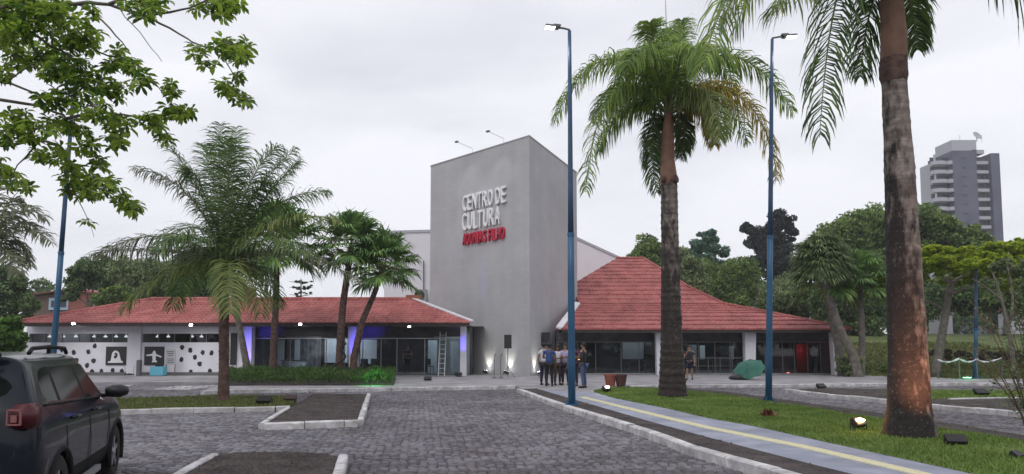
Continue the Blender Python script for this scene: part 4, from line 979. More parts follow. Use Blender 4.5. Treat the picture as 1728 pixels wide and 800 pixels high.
# ---------------- broadleaf crowns
def leaf_cloud(blobs, n, size, parent, m, name='crown', flatn=.0, aspect=.55, shell=.55, quad=True, gap=.0):
    """many small leaf faces spread through irregular clumps"""
    vol = np.array([b[1][0] * b[1][1] * b[1][2] for b in blobs]) ** (2 / 3); cnt = (vol / vol.sum() * n * 1.35).astype(int); P = []
    for (c, r), k in zip(blobs, cnt):
        # sub-clumps inside the blob
        ns = max(7, int(k / 120)); d = rng.normal(0, 1, (ns, 3)); d /= np.linalg.norm(d, axis=1)[:, None]; rr = rng.uniform(.2, .95, ns) ** .6
        sc = d * rr[:, None] * np.array(r) + np.array(c); srad = np.min(r) * rng.uniform(.26, .55, ns)
        w_ = srad ** 2; kk = rng.choice(ns, k, p=w_ / w_.sum())
        dd = rng.normal(0, 1, (k, 3)); dd /= np.linalg.norm(dd, axis=1)[:, None]; q = rng.uniform(shell, 1.08, k)
        P.append(sc[kk] + dd * (q * srad[kk])[:, None] * np.array([1.15, 1.15, .8]))
    P = np.concatenate(P); n = len(P)
    nrm = rng.normal(0, 1, (n, 3)); nrm[:, 2] = np.abs(nrm[:, 2]) + flatn; nrm /= np.linalg.norm(nrm, axis=1)[:, None]
    a = rng.normal(0, 1, (n, 3)); a -= nrm * (a * nrm).sum(1)[:, None]; a /= np.linalg.norm(a, axis=1)[:, None]; b_ = np.cross(nrm, a)
    s = size * rng.uniform(.6, 1.3, n)[:, None]
    V = np.stack([P - a * s, P - b_ * s * aspect, P + a * s, P + b_ * s * aspect], 1)
    return link(name, np_mesh(name, V, 4), m, parent)
def tree(base, paths, blobs, n, size, label, m, bark=M_bark, name='broadleaf_tree', cat='tree', group=None, rad=.2, **k):
    t = thing(name, label, cat, base, group=group)
    mb = MB()
    for i, (pts, r0, r1) in enumerate(paths):
        pts = bez(pts, 10) if len(pts) > 2 else [Vector(p) for p in pts]; mb.tube(pts, list(np.linspace(r0, r1, len(pts))), 8)
    mb.build('trunk', bark, t, smooth=True)
    leaf_cloud(blobs, n, size, t, m, **k); return t
def blob(px, py, D, rx, ry, rz=None): p = at(px, py, D); k = D / F; return (tuple(p), (rx * k, (rz or rx) * k * .8, ry * k))
def T(px, py_b, D, blobs, n, size, label, m, bark=M_bark, tr=.22, nb=5, zb=None, lean=None, **k):
    base = at(px, py_b, D); base.z = hill_z(base.x, D) - .1 if zb is None else zb
    bl = [blob(*q) if len(q) > 3 else q for q in blobs]; top = Vector(bl[0][0])
    fork = base.lerp(top, .62); fork.x = base.x + (top.x - base.x) * .45
    paths = [([base, base.lerp(fork, .5) + Vector((random.uniform(-.15, .15), 0, 0)), fork], tr, tr * .62)]
    for c, r in bl[:7]:
        c = Vector(c); paths.append(([fork, fork.lerp(c, .5) + UP * .3, c + UP * r[2] * .2], tr * .5, tr * .12))
    return tree(base, paths, bl, n, size, label, m, bark, **k)

# right side background, far to near
T(1090, 560, 78, [(1100, 425, 78, 30, 28), (1080, 450, 78, 28, 30), (1125, 470, 78, 35, 35)], 9000, .20, 'round green tree just over the apex of the red roof', M_lf1, group='trees behind the right pavilion')
T(1190, 560, 86, [(1196, 402, 86, 18, 17), (1182, 425, 86, 24, 20), (1205, 440, 86, 26, 26), (1170, 460, 86, 28, 30)], 8000, .22, 'blue-green tree with a small pointed top behind the red roof', M_lf6, group='trees behind the right pavilion')
T(1235, 560, 74, [(1240, 455, 74, 38, 32), (1200, 475, 74, 36, 34), (1265, 480, 74, 34, 34), (1225, 500, 74, 50, 30)], 13000, .17, 'wide dark leafy tree behind the slope of the red roof', M_lf1, group='trees behind the right pavilion')
T(1150, 560, 70, [(1150, 450, 70, 30, 30), (1165, 490, 70, 35, 28)], 7000, .18, 'grey-green tree beside the trunk of the middle royal palm', M_lf4, group='trees behind the right pavilion')
T(1300, 560, 92, [(1318, 374, 92, 22, 20), (1262, 386, 92, 16, 16), (1298, 398, 92, 26, 22), (1334, 390, 92, 16, 20), (1278, 412, 92, 20, 20), (1308, 428, 92, 30, 26), (1285, 450, 92, 26, 26), (1325, 455, 92, 26, 30)], 20000, .20, 'tall blackish clumpy tree rising above the others behind the lamp post', M_lf5, bark=M_bark)
T(1340, 570, 62, [(1330, 500, 62, 45, 32), (1370, 515, 62, 40, 28), (1300, 520, 62, 30, 20)], 12000, .13, 'low grey-green bushy tree behind the right end of the red roof', M_lf4)
T(1480, 590, 66, [(1475, 385, 66, 62, 32), (1560, 380, 66, 50, 30), (1620, 402, 66, 48, 24), (1420, 410, 66, 48, 36), (1660, 424, 66, 30, 18), (1500, 430, 66, 70, 34), (1590, 425, 66, 60, 30)], 42000, .19, 'broad domed dark green tree crown behind the massive palm', M_lf1, tr=.4)
T(1420, 590, 58, [(1440, 470, 58, 40, 45), (1400, 500, 58, 36, 40), (1460, 540, 58, 34, 36)], 14000, .14, 'dark tree filling the gap behind the right roof corner', M_lf2)
T(1520, 590, 60, [(1500, 480, 60, 46, 40), (1540, 510, 60, 50, 40), (1610, 500, 60, 50, 28), (1660, 505, 60, 50, 26)], 20000, .14, 'dark green tree mass behind the massive palm trunk', M_lf2, tr=.3)
T(1700, 590, 58, [(1700, 490, 58, 38, 38), (1750, 470, 58, 50, 50), (1780, 520, 58, 50, 40)], 12000, .15, 'dark tree at the far right edge behind the bare shrub', M_lf1, tr=.3)
# yellow-green flat topped tree with a leaning pale trunk
D = 37; base = at(1577, 634, D); base.z = .02; A = lambda px, py, dz=0: at(px, py, D + dz)
bl = [blob(px, py, D + dz, rx, ry) for px, py, rx, ry, dz in ((1560, 425, 34, 11, 0), (1610, 430, 45, 12, 1), (1580, 440, 40, 9, -1.5), (1640, 448, 45, 10, -1.5), (1725, 445, 30, 9, 0), (1660, 436, 36, 9, 0), (1585, 455, 50, 11, -1), (1650, 460, 50, 10, .5), (1540, 470, 25, 10, 0), (1700, 455, 34, 10, 0), (1715, 480, 30, 10, -1), (1690, 440, 20, 8, 1), (1610, 475, 40, 8, 1), (1490, 480, 26, 12, 0), (1465, 495, 20, 9, 0))]
tree(base, [([base, A(1585, 590), A(1596, 530), A(1604, 478)], .26, .16), ([A(1604, 480), A(1580, 455), A(1552, 430)], .10, .03), ([A(1604, 480), A(1630, 460), A(1665, 440)], .11, .03), ([A(1600, 500), A(1640, 475), A(1700, 470)], .08, .02), ([A(1604, 480), A(1600, 450), A(1612, 432)], .08, .03), ([A(1590, 520), A(1530, 490), A(1480, 485)], .07, .02), ([A(1640, 465), A(1690, 450), A(1715, 480)], .05, .02)], bl, 46000, .10, 'flat-topped yellow-green tree with a pale leaning trunk at the right', M_lf3, flatn=1.2)
D = 40; base = at(1745, 634, D); base.z = .1
tree(base, [([base, at(1742, 580, D), at(1735, 480, D)], .2, .1), ([at(1735, 500, D), at(1700, 460, D), at(1670, 425, D)], .08, .03), ([at(1735, 490, D), at(1745, 450, D), at(1760, 420, D)], .08, .03)], [blob(x, y, D, 36, 12) for x, y in ((1690, 418), (1740, 412), (1670, 438), (1725, 436), (1780, 430), (1700, 458), (1755, 460))], 22000, .10, 'bright green spreading tree at the far right edge of the park', M_lf3, flatn=.9)
# tree with bare pale branches at far right
D = 33; base = at(1712, 640, D); base.z = .02
tree(base, [([A(1712, 640, -4), A(1708, 560, -4), A(1690, 500, -4), A(1675, 460, -4)], .10, .03), ([A(1705, 540, -4), A(1715, 500, -4), A(1700, 450, -4)], .06, .02), ([A(1695, 510, -4), A(1660, 480, -4), A(1640, 470, -4)], .05, .015)], [blob(1700, 450, 33, 34, 14), blob(1725, 480, 33, 26, 22), blob(1672, 480, 33, 22, 10)], 3500, .08, 'thin tree with bare pale branches at the far right', M_lf4)
# far wood closing the view behind the single trees
bl = [blob(x, 518 + random.uniform(-8, 10), 112 + random.uniform(-6, 6), 55, 56) for x in range(1090, 2050, 62)] + [blob(x, 505 + random.uniform(-6, 6), 105, 55, 28) for x in range(-300, 330, 75)]
o = leaf_cloud(bl, 42000, .34, None, M_lf2, 'far_wood'); o['kind'] = 'stuff'
bl = [blob(x, 598 + random.uniform(-3, 3), 41, 16, 9) for x in range(1560, 1900, 22)]; o = leaf_cloud(bl, 9000, .09, None, mat('leaf_brownish', (.035, .032, .022), .8, (.09, .085, .05), 1, island=.7), 'ground_cover'); o['kind'] = 'stuff'
# unseen wood added behind the camera to darken the car's reflections
bl = [((math.cos(a) * 52, math.sin(a) * 52, 4.5), (9, 9, 6.5)) for a in np.linspace(R(165), R(375), 17)]
o = leaf_cloud(bl, 16000, .75, None, M_lf2, 'reflection_wood'); o['kind'] = 'stuff'
# palms among the background trees right
b = at(1448, 640, 36); FPk = dict(barkm=M_bark)
fan_palm((at(1450, 640, 36).x, 36, 0), [at(1440, 600, 36), at(1415, 550, 36), at(1396, 490, 36), at(1386, 445, 36)], .26, 'tall fan palm with a curved trunk behind the right corner of the pavilion', 1.7, 120, seedv=11, m=mat('fan_leaf_olive', (.08, .13, .045), .6, (.22, .29, .11), 1.6, island=.5, trans=.25), barkm=M_bark, low=-.6, squash=1.1)
fan_palm((at(1452, 640, 37).x, 37, 0), [at(1455, 580, 37), at(1453, 520, 37), at(1452, 480, 37)], .2, 'straight fan palm beside the curved palm trunk at the pavilion corner', 2.0, 26, seedv=12, barkm=M_bark)
fan_palm((at(1422, 637, 37.3).x, 37.3, 0), [at(1414, 580, 37.3), at(1400, 520, 37.3), at(1396, 480, 37.3)], .24, 'leaning palm trunk touching the last white pillar of the pavilion', 2.2, 24, seedv=13, barkm=M_bark)
# bushes by the pavilion corner
def bush(px, py, D, rx, ry, n, size, label, m, name='bush', zb=None, cat='bush', group=None):
    base = G(px, py, 0) if D is None else at(px, py, D); D = base.y; base.z = .1 if zb is None else zb
    c = at(px, py - ry, D); t = thing(name, label, cat, base, group=group); mb = MB()
    for k in range(6):
        a = k * 1.05; mb.tube([base - UP * .1, base + (c - base) * .6 + Vector((math.cos(a), math.sin(a), .3)) * rx * D / F * .4], [.03, .01], 5)
    mb.build('stem', M_bark, t); leaf_cloud([(tuple(c), (rx * D / F, rx * D / F, ry * D / F))] + [(tuple(c + Vector((rx * D / F * .6 * s, 0, -.15))), (rx * D / F * .5,) * 2 + (ry * D / F * .7,)) for s in (-1, 1)], n, size, t, m, 'foliage'); return t
bush(1432, 640, 36.5, 18, 22, 2500, .08, 'pale green bush at the foot of the leaning palms by the pavilion corner', M_lf4)
bush(1500, 645, 39, 30, 16, 2500, .08, 'low dark bush behind the massive palm trunk', M_lf1)
# left background
T(22, 560, 55, [(15, 490, 55, 32, 38), (35, 515, 55, 25, 24), (-20, 500, 55, 40, 50)], 11000, .17, 'dark round tree at the left edge below the ragged palm', M_lf2)
bush(12, 600, 30, 24, 34, 5000, .11, 'bright green bush at the left edge beside the white wall', mat('leaf_bright', (.03, .09, .012), .7, (.12, .24, .03), .8, island=.8, trans=.3), zb=0)
T(140, 560, 62, [(165, 455, 62, 32, 22), (135, 470, 62, 26, 20), (200, 470, 62, 36, 26), (120, 500, 62, 16, 12)], 11000, .15, 'dark feathery tree behind the brick house', M_lf2)
T(230, 560, 60, [(225, 460, 60, 36, 28), (270, 470, 60, 42, 34), (250, 495, 60, 50, 20), (310, 470, 60, 40, 36)], 16000, .15, 'broad olive tree behind the left pavilion roof', M_lf4)
T(190, 560, 56, [(195, 500, 56, 30, 16), (165, 505, 56, 14, 12)], 4000, .13, 'low green tree top just over the left pavilion roof', M_lf1)
T(345, 560, 58, [(340, 450, 58, 40, 40), (320, 490, 58, 45, 22), (370, 480, 58, 36, 28)], 12000, .15, 'dark tree behind the crown of the coconut palm', M_lf2)
# layered conifer-like tree over the left roof
D = 70; base = at(508, 560, D); base.z = 0; A = lambda px, py, dz=0: at(px, py, D + dz)
tree(base, [([base, A(508, 520), A(508, 470)], .2, .05)] + [([A(508, y), A(508 + s * 10, y - 2), A(508 + s * 20, y - 3)], .05, .02) for y in (500, 488, 478) for s in (-1, 1)], [blob(510, 476, D, 20, 3.5), blob(505, 486, D, 22, 3.5), blob(512, 495, D, 20, 3), blob(500, 503, D, 16, 3), blob(520, 484, D, 10, 3)], 3200, .13, 'small layered tree showing over the left roof between the palm trunks', M_lf6, flatn=1.5, name='layered_tree')
# ragged palm at far left
b = at(-20, 600, 34); b.z = 0; pl = thing('coconut_palm', 'ragged palm at the left edge above the dark round tree', 'palm tree', b); A = lambda px, py, dz=0: at(px, py, 34 + dz)
trunk_rings([b, A(-18, 500), A(-12, 420)], [.22, .18, .14], M_bark, pl, n=12, ring=.16)
for m1, m2, tp, dz in (((10, 350), (50, 340), (80, 372), 0), ((15, 390), (60, 370), (88, 412), -1), ((10, 400), (50, 400), (52, 450), .8), ((0, 350), (20, 320), (40, 345), 1), ((10, 380), (40, 365), (62, 385), 2), ((0, 420), (25, 420), (30, 465), -1.5), ((0, 370), (30, 340), (60, 350), -2), ((-30, 350), (-60, 330), (-100, 400), 0), ((-30, 380), (-70, 400), (-90, 440), 1), ((-10, 340), (-10, 310), (-5, 300), 1), ((5, 410), (30, 430), (45, 440), 1.5)):
    frond([A(-12, 420), A(*m1, dz * .3), A(*m2, dz * .8), A(*tp, dz)], pl, M_frond_gy, .95, 46, .5, .075, .5, .03)

# ---------------- hedge, planted along the pillars
hp = GP([(384, 651), (664, 650.5), (668, 640), (500, 638), (384, 640)], ZP)
hb = hp[0]; hedge = thing('hedge', 'low clipped green hedge planted under the fan palms, lit green at its right end', 'hedge', (at(525, 650, hb.y).x, hp[0].y, ZP))
MB().prism([(p.x, p.y) for p in hp], ZP + .002, ZP + .06).build('soil_bed', M_soil, hedge)
n = 24000; P_ = np.array([(p.x, p.y) for p in hp]); x = rng.uniform(P_[:, 0].min(), P_[:, 0].max(), n * 2); y = rng.uniform(P_[:, 1].min() + .15, P_[:, 1].max() - .1, n * 2); k = pip(x, y, hp); x = x[k][:n]; y = y[k][:n]; n = len(x)
hgt = .46 + .34 * np.array([noise.noise(Vector((a * 1.3, c * 1.5, 0))) for a, c in zip(x, y)]); z = ZP + .05 + hgt * rng.uniform(0, 1, n) ** .55
a = rng.normal(0, 1, (n, 3)); a[:, 2] = np.abs(a[:, 2]) + .9; a /= np.linalg.norm(a, axis=1)[:, None]; q = np.cross(a, rng.normal(0, 1, (n, 3))); q /= np.linalg.norm(q, axis=1)[:, None]
Pt = np.stack([x, y, z], 1); s = rng.uniform(.05, .12, n)[:, None]
link('foliage', np_mesh('foliage', np.stack([Pt - q * .018, Pt + q * .018, Pt + a * s + q * .006, Pt + a * s - q * .006], 1), 4), M_hedge, hedge)
g = at(627, 640, hb.y); g = Vector((g.x, hb.y - .30, ZP + .75)); lamp('green_lamp', 'SPOT', g - Vector((0, .25, -.25)), 110, (.05, 1, .12), g + Vector((.1, .45, -.55)), .05, 95, 1)
t = thing('uplight', 'small green spotlight hidden at the right end of the hedge', 'floodlight', (g.x, g.y, ZP)); MB().tube([(g.x, g.y, ZP), (g.x, g.y, ZP + .35)], .015, 5).build('stake', M_black, t); MB().lathe([(.03, 0), (.06, .1), (.055, .1), (.001, .09)], (g.x, g.y, ZP + .33), 10).build('head', M_black, t)
# small red-leaved plant at the lamp foot
bp_ = G(1297, 704, .12); t = thing('bromeliad', 'small reddish bushy plant on the lawn at the foot of the right blue lamp post', 'plant', bp_)
mb = MB()
for k in range(70):
    a = random.uniform(0, 6.28); l = random.uniform(.12, .30); e = random.uniform(.3, 1.3); d = Vector((math.cos(a) * math.cos(e) * 1.3, math.sin(a) * math.cos(e), math.sin(e))); s = Vector((-math.sin(a), math.cos(a), 0)) * .02
    p0 = bp_ + Vector((random.uniform(-.12, .12), random.uniform(-.08, .08), 0)); p1 = p0 + d * l * .6; p2 = p0 + d * l - UP * .03; mb.add([p0 - s * .5, p0 + s * .5, p1 + s, p1 - s, p2], [(0, 1, 2, 3), (3, 2, 4)])
mb.build('leaves', M_redleaf, t)
# twiggy shrub at the right edge
random.seed(5); b = G(1745, 745, .1); ts = thing('twiggy_shrub', 'thin bare-twigged shrub with few leaves at the right edge', 'shrub', b); mb = MB(); tips = []
for k in range(16):
    a = random.uniform(0, 6.28); e0 = b + Vector((random.uniform(-.1, .1), random.uniform(-.1, .1), 0)); h = random.uniform(1.2, 2.3); tx = random.uniform(-.75, .55)
    pts = bez([e0, e0 + Vector((tx * .25, .1 * math.sin(a), h * .5)), e0 + Vector((tx, .4 * math.sin(a), h))], 7); mb.tube(pts, list(np.linspace(.018, .005, 8)), 4)
    for q in pts[2:]:
        for _ in range(2):
            e = q + Vector((random.uniform(-.28, .2), random.uniform(-.2, .2), random.uniform(.0, .3))); mb.tube([q, e], [.006, .003], 3); tips.append(e); tips.append(q.lerp(e, .6))
mb.build('twigs', mat('twig_brown', (.13, .085, .06), .9), ts, kind='stuff')
V = []
for e in tips:
    for _ in range(3):
        p = e + Vector([random.gauss(0, .05) for _ in range(3)]); d = Vector([random.gauss(0, 1) for _ in range(3)]).normalized() * .035; s = d.orthogonal().normalized() * .014; V += [p - d, p - s, p + d, p + s]
link('leaves', np_mesh('leaves', np.array([tuple(v) for v in V]), 4), M_lf2, ts)

# ---------------- overhanging branches, top left
random.seed(21); rng = np.random.default_rng(21); DN = 7.2
nt_ = thing('overhanging_tree', 'leafy green branches hanging into the top left of the view', 'tree', (-8.2, 7.4, -.1))
A = lambda px, py, dz=0: at(px, py, DN + dz)
br_ = [([(-700, 60), (-200, -20), (0, 14), (130, 5), (185, 7), (250, 28), (325, 70)], .07, .008), ([(-700, 100), (-200, 150), (0, 170), (60, 175), (110, 198), (140, 240)], .06, .008), ([(-500, 130), (-60, 120), (10, 138), (60, 155), (130, 190)], .04, .006),
       ([(-500, 300), (-60, 250), (20, 245), (70, 235), (110, 250), (112, 310), (118, 330)], .05, .007), ([(130, 5), (170, 30), (220, 90)], .015, .004), ([(110, 198), (180, 190), (260, 200), (285, 225)], .016, .004), ([(115, 310), (160, 315), (210, 345)], .012, .004), ([(200, 15), (240, 60), (272, 105)], .006, .003),
       ([(250, 28), (300, 20), (380, -10)], .016, .004), ([(185, 7), (260, -20), (330, -60)], .02, .01), ([(130, 335), (150, 370), (160, 400)], .005, .002), ([(0, 140), (20, 130), (65, 105)], .012, .004), ([(70, 235), (20, 290), (25, 310)], .010, .004), ([(325, 70), (370, 85), (400, 135), (398, 160)], .010, .003), ([(130, 50), (170, 90), (240, 110), (290, 180)], .012, .003), ([(0, 14), (60, 60), (140, 110), (190, 170)], .02, .004)]
trp = [Vector((-8.2, 7.4, -.2)), Vector((-8.0, 7.4, 2.5)), A(-720, 100, 0)]
MB().tube(bez(trp, 10), list(np.linspace(.28, .14, 11)), 14).build('trunk', M_bark, nt_, smooth=True)
for k, (pts, r0, r1) in enumerate(br_):
    dz0 = random.uniform(-.3, .3) * (k > 3); P = resample([A(x, y, dz0) for x, y in pts], .12); P = [p + Vector([random.gauss(0, .008) for _ in range(3)]) for p in P]; MB().tube(P, list(np.linspace(r0, r1, len(P))), 7).build('branch', M_bark, nt_, smooth=True)
cl = [(5, 20, 32, 10), (40, 10, 30, 8), (20, 55, 30, 8), (60, 35, 34, 10), (105, 45, 36, 12), (140, 65, 30, 9), (120, 85, 30, 8), (200, 100, 26, 8), (225, 112, 18, 4), (20, 95, 26, 6), (60, 92, 32, 9), (100, 118, 30, 8), (135, 120, 30, 7), (165, 140, 26, 6), (195, 150, 22, 5), (240, 135, 16, 3), (285, 150, 16, 3), (295, 188, 18, 5), (315, 192, 14, 3), (262, 205, 18, 4), (275, 232, 12, 3), (240, 200, 16, 3), (200, 200, 24, 5), (190, 238, 16, 3), (160, 180, 26, 6), (120, 165, 26, 6), (85, 165, 22, 4),
      (30, 205, 28, 7), (60, 222, 24, 6), (10, 225, 22, 5), (90, 210, 20, 4), (130, 215, 22, 5), (150, 250, 20, 4), (100, 262, 20, 4), (60, 262, 16, 3), (115, 285, 18, 5), (125, 315, 18, 5), (150, 305, 20, 4), (175, 270, 18, 4), (185, 315, 22, 5), (210, 340, 18, 5), (225, 350, 12, 3), (150, 330, 14, 3), (15, 300, 18, 4), (38, 312, 12, 3), (0, 275, 16, 3),
      (232, 8, 22, 5), (265, 2, 18, 3), (245, 22, 14, 3), (350, 5, 26, 6), (375, 15, 20, 4), (395, 0, 14, 3), (335, 85, 16, 3), (350, 108, 14, 2), (385, 78, 22, 6), (405, 92, 20, 5), (412, 82, 14, 2), (400, 130, 10, 2), (392, 158, 16, 4), (412, 168, 14, 3), (375, 145, 12, 2), (0, 60, 24, 6), (0, 120, 20, 4), (160, 20, 14, 2), (150, 372, 8, 1), (0, 0, 30, 8), (85, 10, 24, 5)]
def rosette(n, L_, sd):
    """palmate leaf: n drooping leaflets round a short stalk; each leaflet folded and tapered"""
    random.seed(sd); vs = []; fs = []
    for k in range(n):
        a = (k / n) * 6.283 + random.uniform(-.2, .2); el = random.uniform(-.55, .25); l = L_ * random.uniform(.75, 1.15)
        d = Vector((math.cos(a) * math.cos(el), math.sin(a) * math.cos(el), math.sin(el))); s = d.cross(UP).normalized(); w_ = l * random.uniform(.17, .24)
        p0 = d * .012; p1 = p0 + d * l * .35; p2 = p1 + (d - UP * .25).normalized() * l * .35; p3 = p2 + (d - UP * .7).normalized() * l * .3; up = s.cross(d) * w_ * .35
        b_ = len(vs); vs += [p0, p1, p2, p3, p1 + s * w_ * .8 + up, p2 + s * w_ * .85 + up, p1 - s * w_ * .8 + up, p2 - s * w_ * .85 + up]
        fs += [(b_, b_ + 4, b_ + 1), (b_ + 1, b_ + 4, b_ + 5, b_ + 2), (b_ + 2, b_ + 5, b_ + 3), (b_, b_ + 1, b_ + 6), (b_ + 1, b_ + 2, b_ + 7, b_ + 6), (b_ + 2, b_ + 3, b_ + 7)]
    return vs, fs
ros = []
for k in range(8):
    vs_, fs_ = rosette(random.choice([6, 7, 8, 9]), .102, 100 + k); me = MB().add(vs_, fs_).mesh('leaf'); me.materials.append(M_leafN); ros.append((me, vs_, fs_))
random.seed(33); rest = MB(); tw = MB(); cnt = 0; places = []
for px, py, r, n in cl:
    dz0 = random.uniform(-.5, .5)
    for k in range(int(n * 2.8)):
        a = random.uniform(0, 6.28); q = math.sqrt(random.random()) * r; places.append((px + math.cos(a) * q, py + math.sin(a) * q * .75, dz0 + random.uniform(-.25, .25), (px, py, dz0)))
random.shuffle(places)
for i, (x, y, dz, c) in enumerate(places):
    p = A(x, y, dz); me, vs_, fs_ = ros[i % 8]; s = random.uniform(.75, 1.25); M = Matrix.Rotation(random.uniform(0, 6.28), 3, 'Z') @ Matrix.Rotation(random.gauss(0, .45), 3, 'X') @ Matrix.Rotation(random.gauss(0, .45), 3, 'Y')
    if i < 300:
        o = bpy.data.objects.new('leaf', me); col.objects.link(o); o.parent = nt_; o.matrix_local = Matrix.Translation(p - Vector((-8.2, 7.4, -.1))) @ M.to_4x4() @ Matrix.Scale(s, 4)
    else: rest.add([M @ v * s + p for v in vs_], fs_)
    cpt = A(*c) + UP * .02; tw.tube([cpt, cpt.lerp(p, .5) + UP * .02, p], [.005, .004, .002], 3)
if rest.v: rest.build('leaves', M_leafN, nt_, kind='stuff')
tw.build('twigs', M_bark, nt_, kind='stuff')

# ================================================================== STREET LAMPS
def street_lamp(base, top, armdir, label, r0=.10, r1=.052, lit=True, group='blue street lamp posts', head=True):
    base = Vector(base); top = Vector(top); t = thing('street_lamp', label, 'street lamp', base, group=group); H = (top - base)
    k = 9; pts = [base + H * i / k for i in range(k + 1)]
    MB().tube(pts[:5], list(np.linspace(r0 * .9, r0 * .78, 5)), 14).build('pole', M_blue, t, smooth=True)
    MB().tube(pts[4:], list(np.linspace(r0 * .70, r1 * .9, k - 3)), 12).build('upper_pole', mat('blue_pole_upper', (.02, .06, .13), .45, (.03, .08, .17), 3), t, smooth=True)
    MB().tube([pts[4] - UP * .04, pts[4] + UP * .06], r0 * .86, 14).build('collar', M_blue, t)
    fl_ = MB().box(base + UP * .015, (.36, .36, .03)).build('base_plate', M_blue, t)
    for i in range(4):
        rb = MB(); a = R(90 * i + 45); d = Vector((math.cos(a), math.sin(a), 0)); n_ = Vector((-d.y, d.x, 0)) * .006
        rb.vprism([base + d * r0 * .8 + UP * .03 - n_, base + d * .2 + UP * .03 - n_, base + d * r0 * .8 + UP * .22 - n_], n_ * 2)
        rb.tube([base + d * .19 + UP * .03, base + d * .19 + UP * .07], .014, 6)
        rb.build('gusset', M_blue, t)
    if not head: return t
    a = Vector(armdir); tip = top + a * .34 + UP * .05
    MB().tube([top - UP * .05, top + UP * .03, top + a * .2 + UP * .06, tip], .028, 7).build('arm', M_frame, t)
    ang = math.atan2(a.y, a.x); hd_ = MB().box(tip + a * .16 + UP * .015, (.40, .22, .05), ang).box(tip + a * .02 + UP * .06, (.2, .14, .05), ang).build('lamp_head', M_frame, t)
    if lit:
        MB().box(tip + a * .22 + UP * -.022, (.26, .15, .012), ang).build('led_panel', M_ledw, hd_)
        lamp('street_light', 'SPOT', tip + a * .2 - UP * .06, 60, (1, .98, .95), tip + a * .2 - UP * 5, .1, 140, .9, t)
    return t
b = G(965, 683, ZP + .01); street_lamp(b, at(961, 52, b.y), (-1, -.2, 0), 'tall blue lamp post on the soil strip in front of the tower, arm pointing left', .115, .055)
b = G(1297, 679, .1); street_lamp(b, at(1303, 66, b.y), (1, -.1, 0), 'tall blue lamp post on the right lawn behind the small red plant, arm pointing right', .105, .05)
b = G(84, 674, .1); street_lamp(b, at(126, 130, b.y), (-1, .3, 0), 'leaning blue lamp post behind the dark car, its top lost in the foliage', .10, .055)
b = at(1647, 640, 35.5); b.z = .1; street_lamp(b, at(1647, 455, 35.5), (1, 0, 0), 'distant blue lamp post under the yellow-green tree', .12, .07, lit=False)

# ================================================================== CAR
car = thing('parked_car', 'dark grey compact SUV with roof rails parked at the lower left', 'car', (-4.80, 5.41, 0), R(110.4)); OFF[car.name] = Vector((0, 0, 0))
M_paint = mat('car_paint', (.007, .011, .018), .25, spec=.4, coat=.25); M_cglass = mat('car_glass', (.008, .011, .010), .08, spec=.12); M_paint.node_tree.nodes['Principled BSDF'].inputs['IOR'].default_value = 1.3; M_cglass.node_tree.nodes['Principled BSDF'].inputs['IOR'].default_value = 1.2; M_trim = mat('car_trim', (.014, .014, .016), .65, spec=.15); M_tyre = mat('tyre', (.018, .018, .018), .9); M_rim = mat('rim_alloy', (.45, .46, .48), .35, metal=.7)
M_tail = mat('tail_red', (.075, .005, .010), .35); M_tail2 = mat('tail_clear', (.26, .10, .10), .3)
Y0 = [.70, .86, .905, .915, .895, .855, .84, .70, .655, .55, 0]; Z0 = [.22, .27, .50, .76, .95, 1.045, 1.06, 1.47, 1.535, 1.585, 1.61]
def stn(xb, gb_, gt, ys=1, zs=None, y=None): return [( [xb] * 6 + [gb_] + [gt] * 4), [v * ys for v in (y or Y0)], zs or Z0]
S = [([.12, .05, .0, .02, .05, .10, .13, .40, .32, .26, .23], [v * (.88 if i < 5 else .955) for i, v in enumerate(Y0)], Z0),
     ([.16, .12, .10, .10, .13, .18, .22, .50, .50, .48, .46], [v * .99 for v in Y0], Z0),
     stn(.42, .40, .66), stn(.90, .92, 1.0), stn(1.0, 1.0, 1.08), stn(1.5, 1.5, 1.5), stn(1.93, 1.93, 1.92), stn(2.01, 2.01, 1.99), stn(2.35, 2.40, 2.12), stn(2.72, 2.80, 2.36),
     ([3.12] * 6 + [3.14, 3.16, 3.2, 3.26, 3.3], [.70, .86, .905, .915, .895, .85, .83, .78, .72, .5, 0], [.22, .27, .5, .76, .95, 1.03, 1.05, 1.075, 1.09, 1.115, 1.13]),
     ([3.65] * 11, [.70, .86, .905, .915, .89, .85, .81, .77, .7, .5, 0], [.22, .27, .5, .74, .92, .99, 1.02, 1.04, 1.05, 1.07, 1.08]),
     ([4.05] * 11, [.70, .85, .89, .89, .86, .82, .78, .74, .66, .45, 0], [.22, .27, .48, .7, .85, .92, .95, .965, .98, 1.0, 1.01]),
     ([4.26] * 11, [.62, .76, .80, .80, .78, .75, .72, .68, .6, .4, 0], [.24, .29, .46, .66, .78, .83, .85, .865, .88, .89, .895]),
     ([4.33] * 11, [.5, .62, .66, .66, .64, .62, .6, .56, .5, .3, 0], [.28, .33, .46, .62, .72, .76, .78, .79, .80, .81, .815])]
def zup(x, i, z):
    k = max(0, min(1, (3.1 - x) / 2.6))
    if 3 <= i <= 6: return z + (.05 + .09 * k) * (i - 2) / 4
    if i >= 7 and x < 3.0: return z + .045
    return z
S = [(a, b_, [zup(a[0], i, z) for i, z in enumerate(c)]) for a, b_, c in S]
bm = bmesh.new(); ring = []
for xs_, ys_, zs_ in S:
    r_ = [bm.verts.new((xs_[i], -ys_[i], zs_[i])) for i in range(11)] + [bm.verts.new((xs_[i], ys_[i], zs_[i])) for i in range(9, -1, -1)]; ring.append(r_)
NR = 21
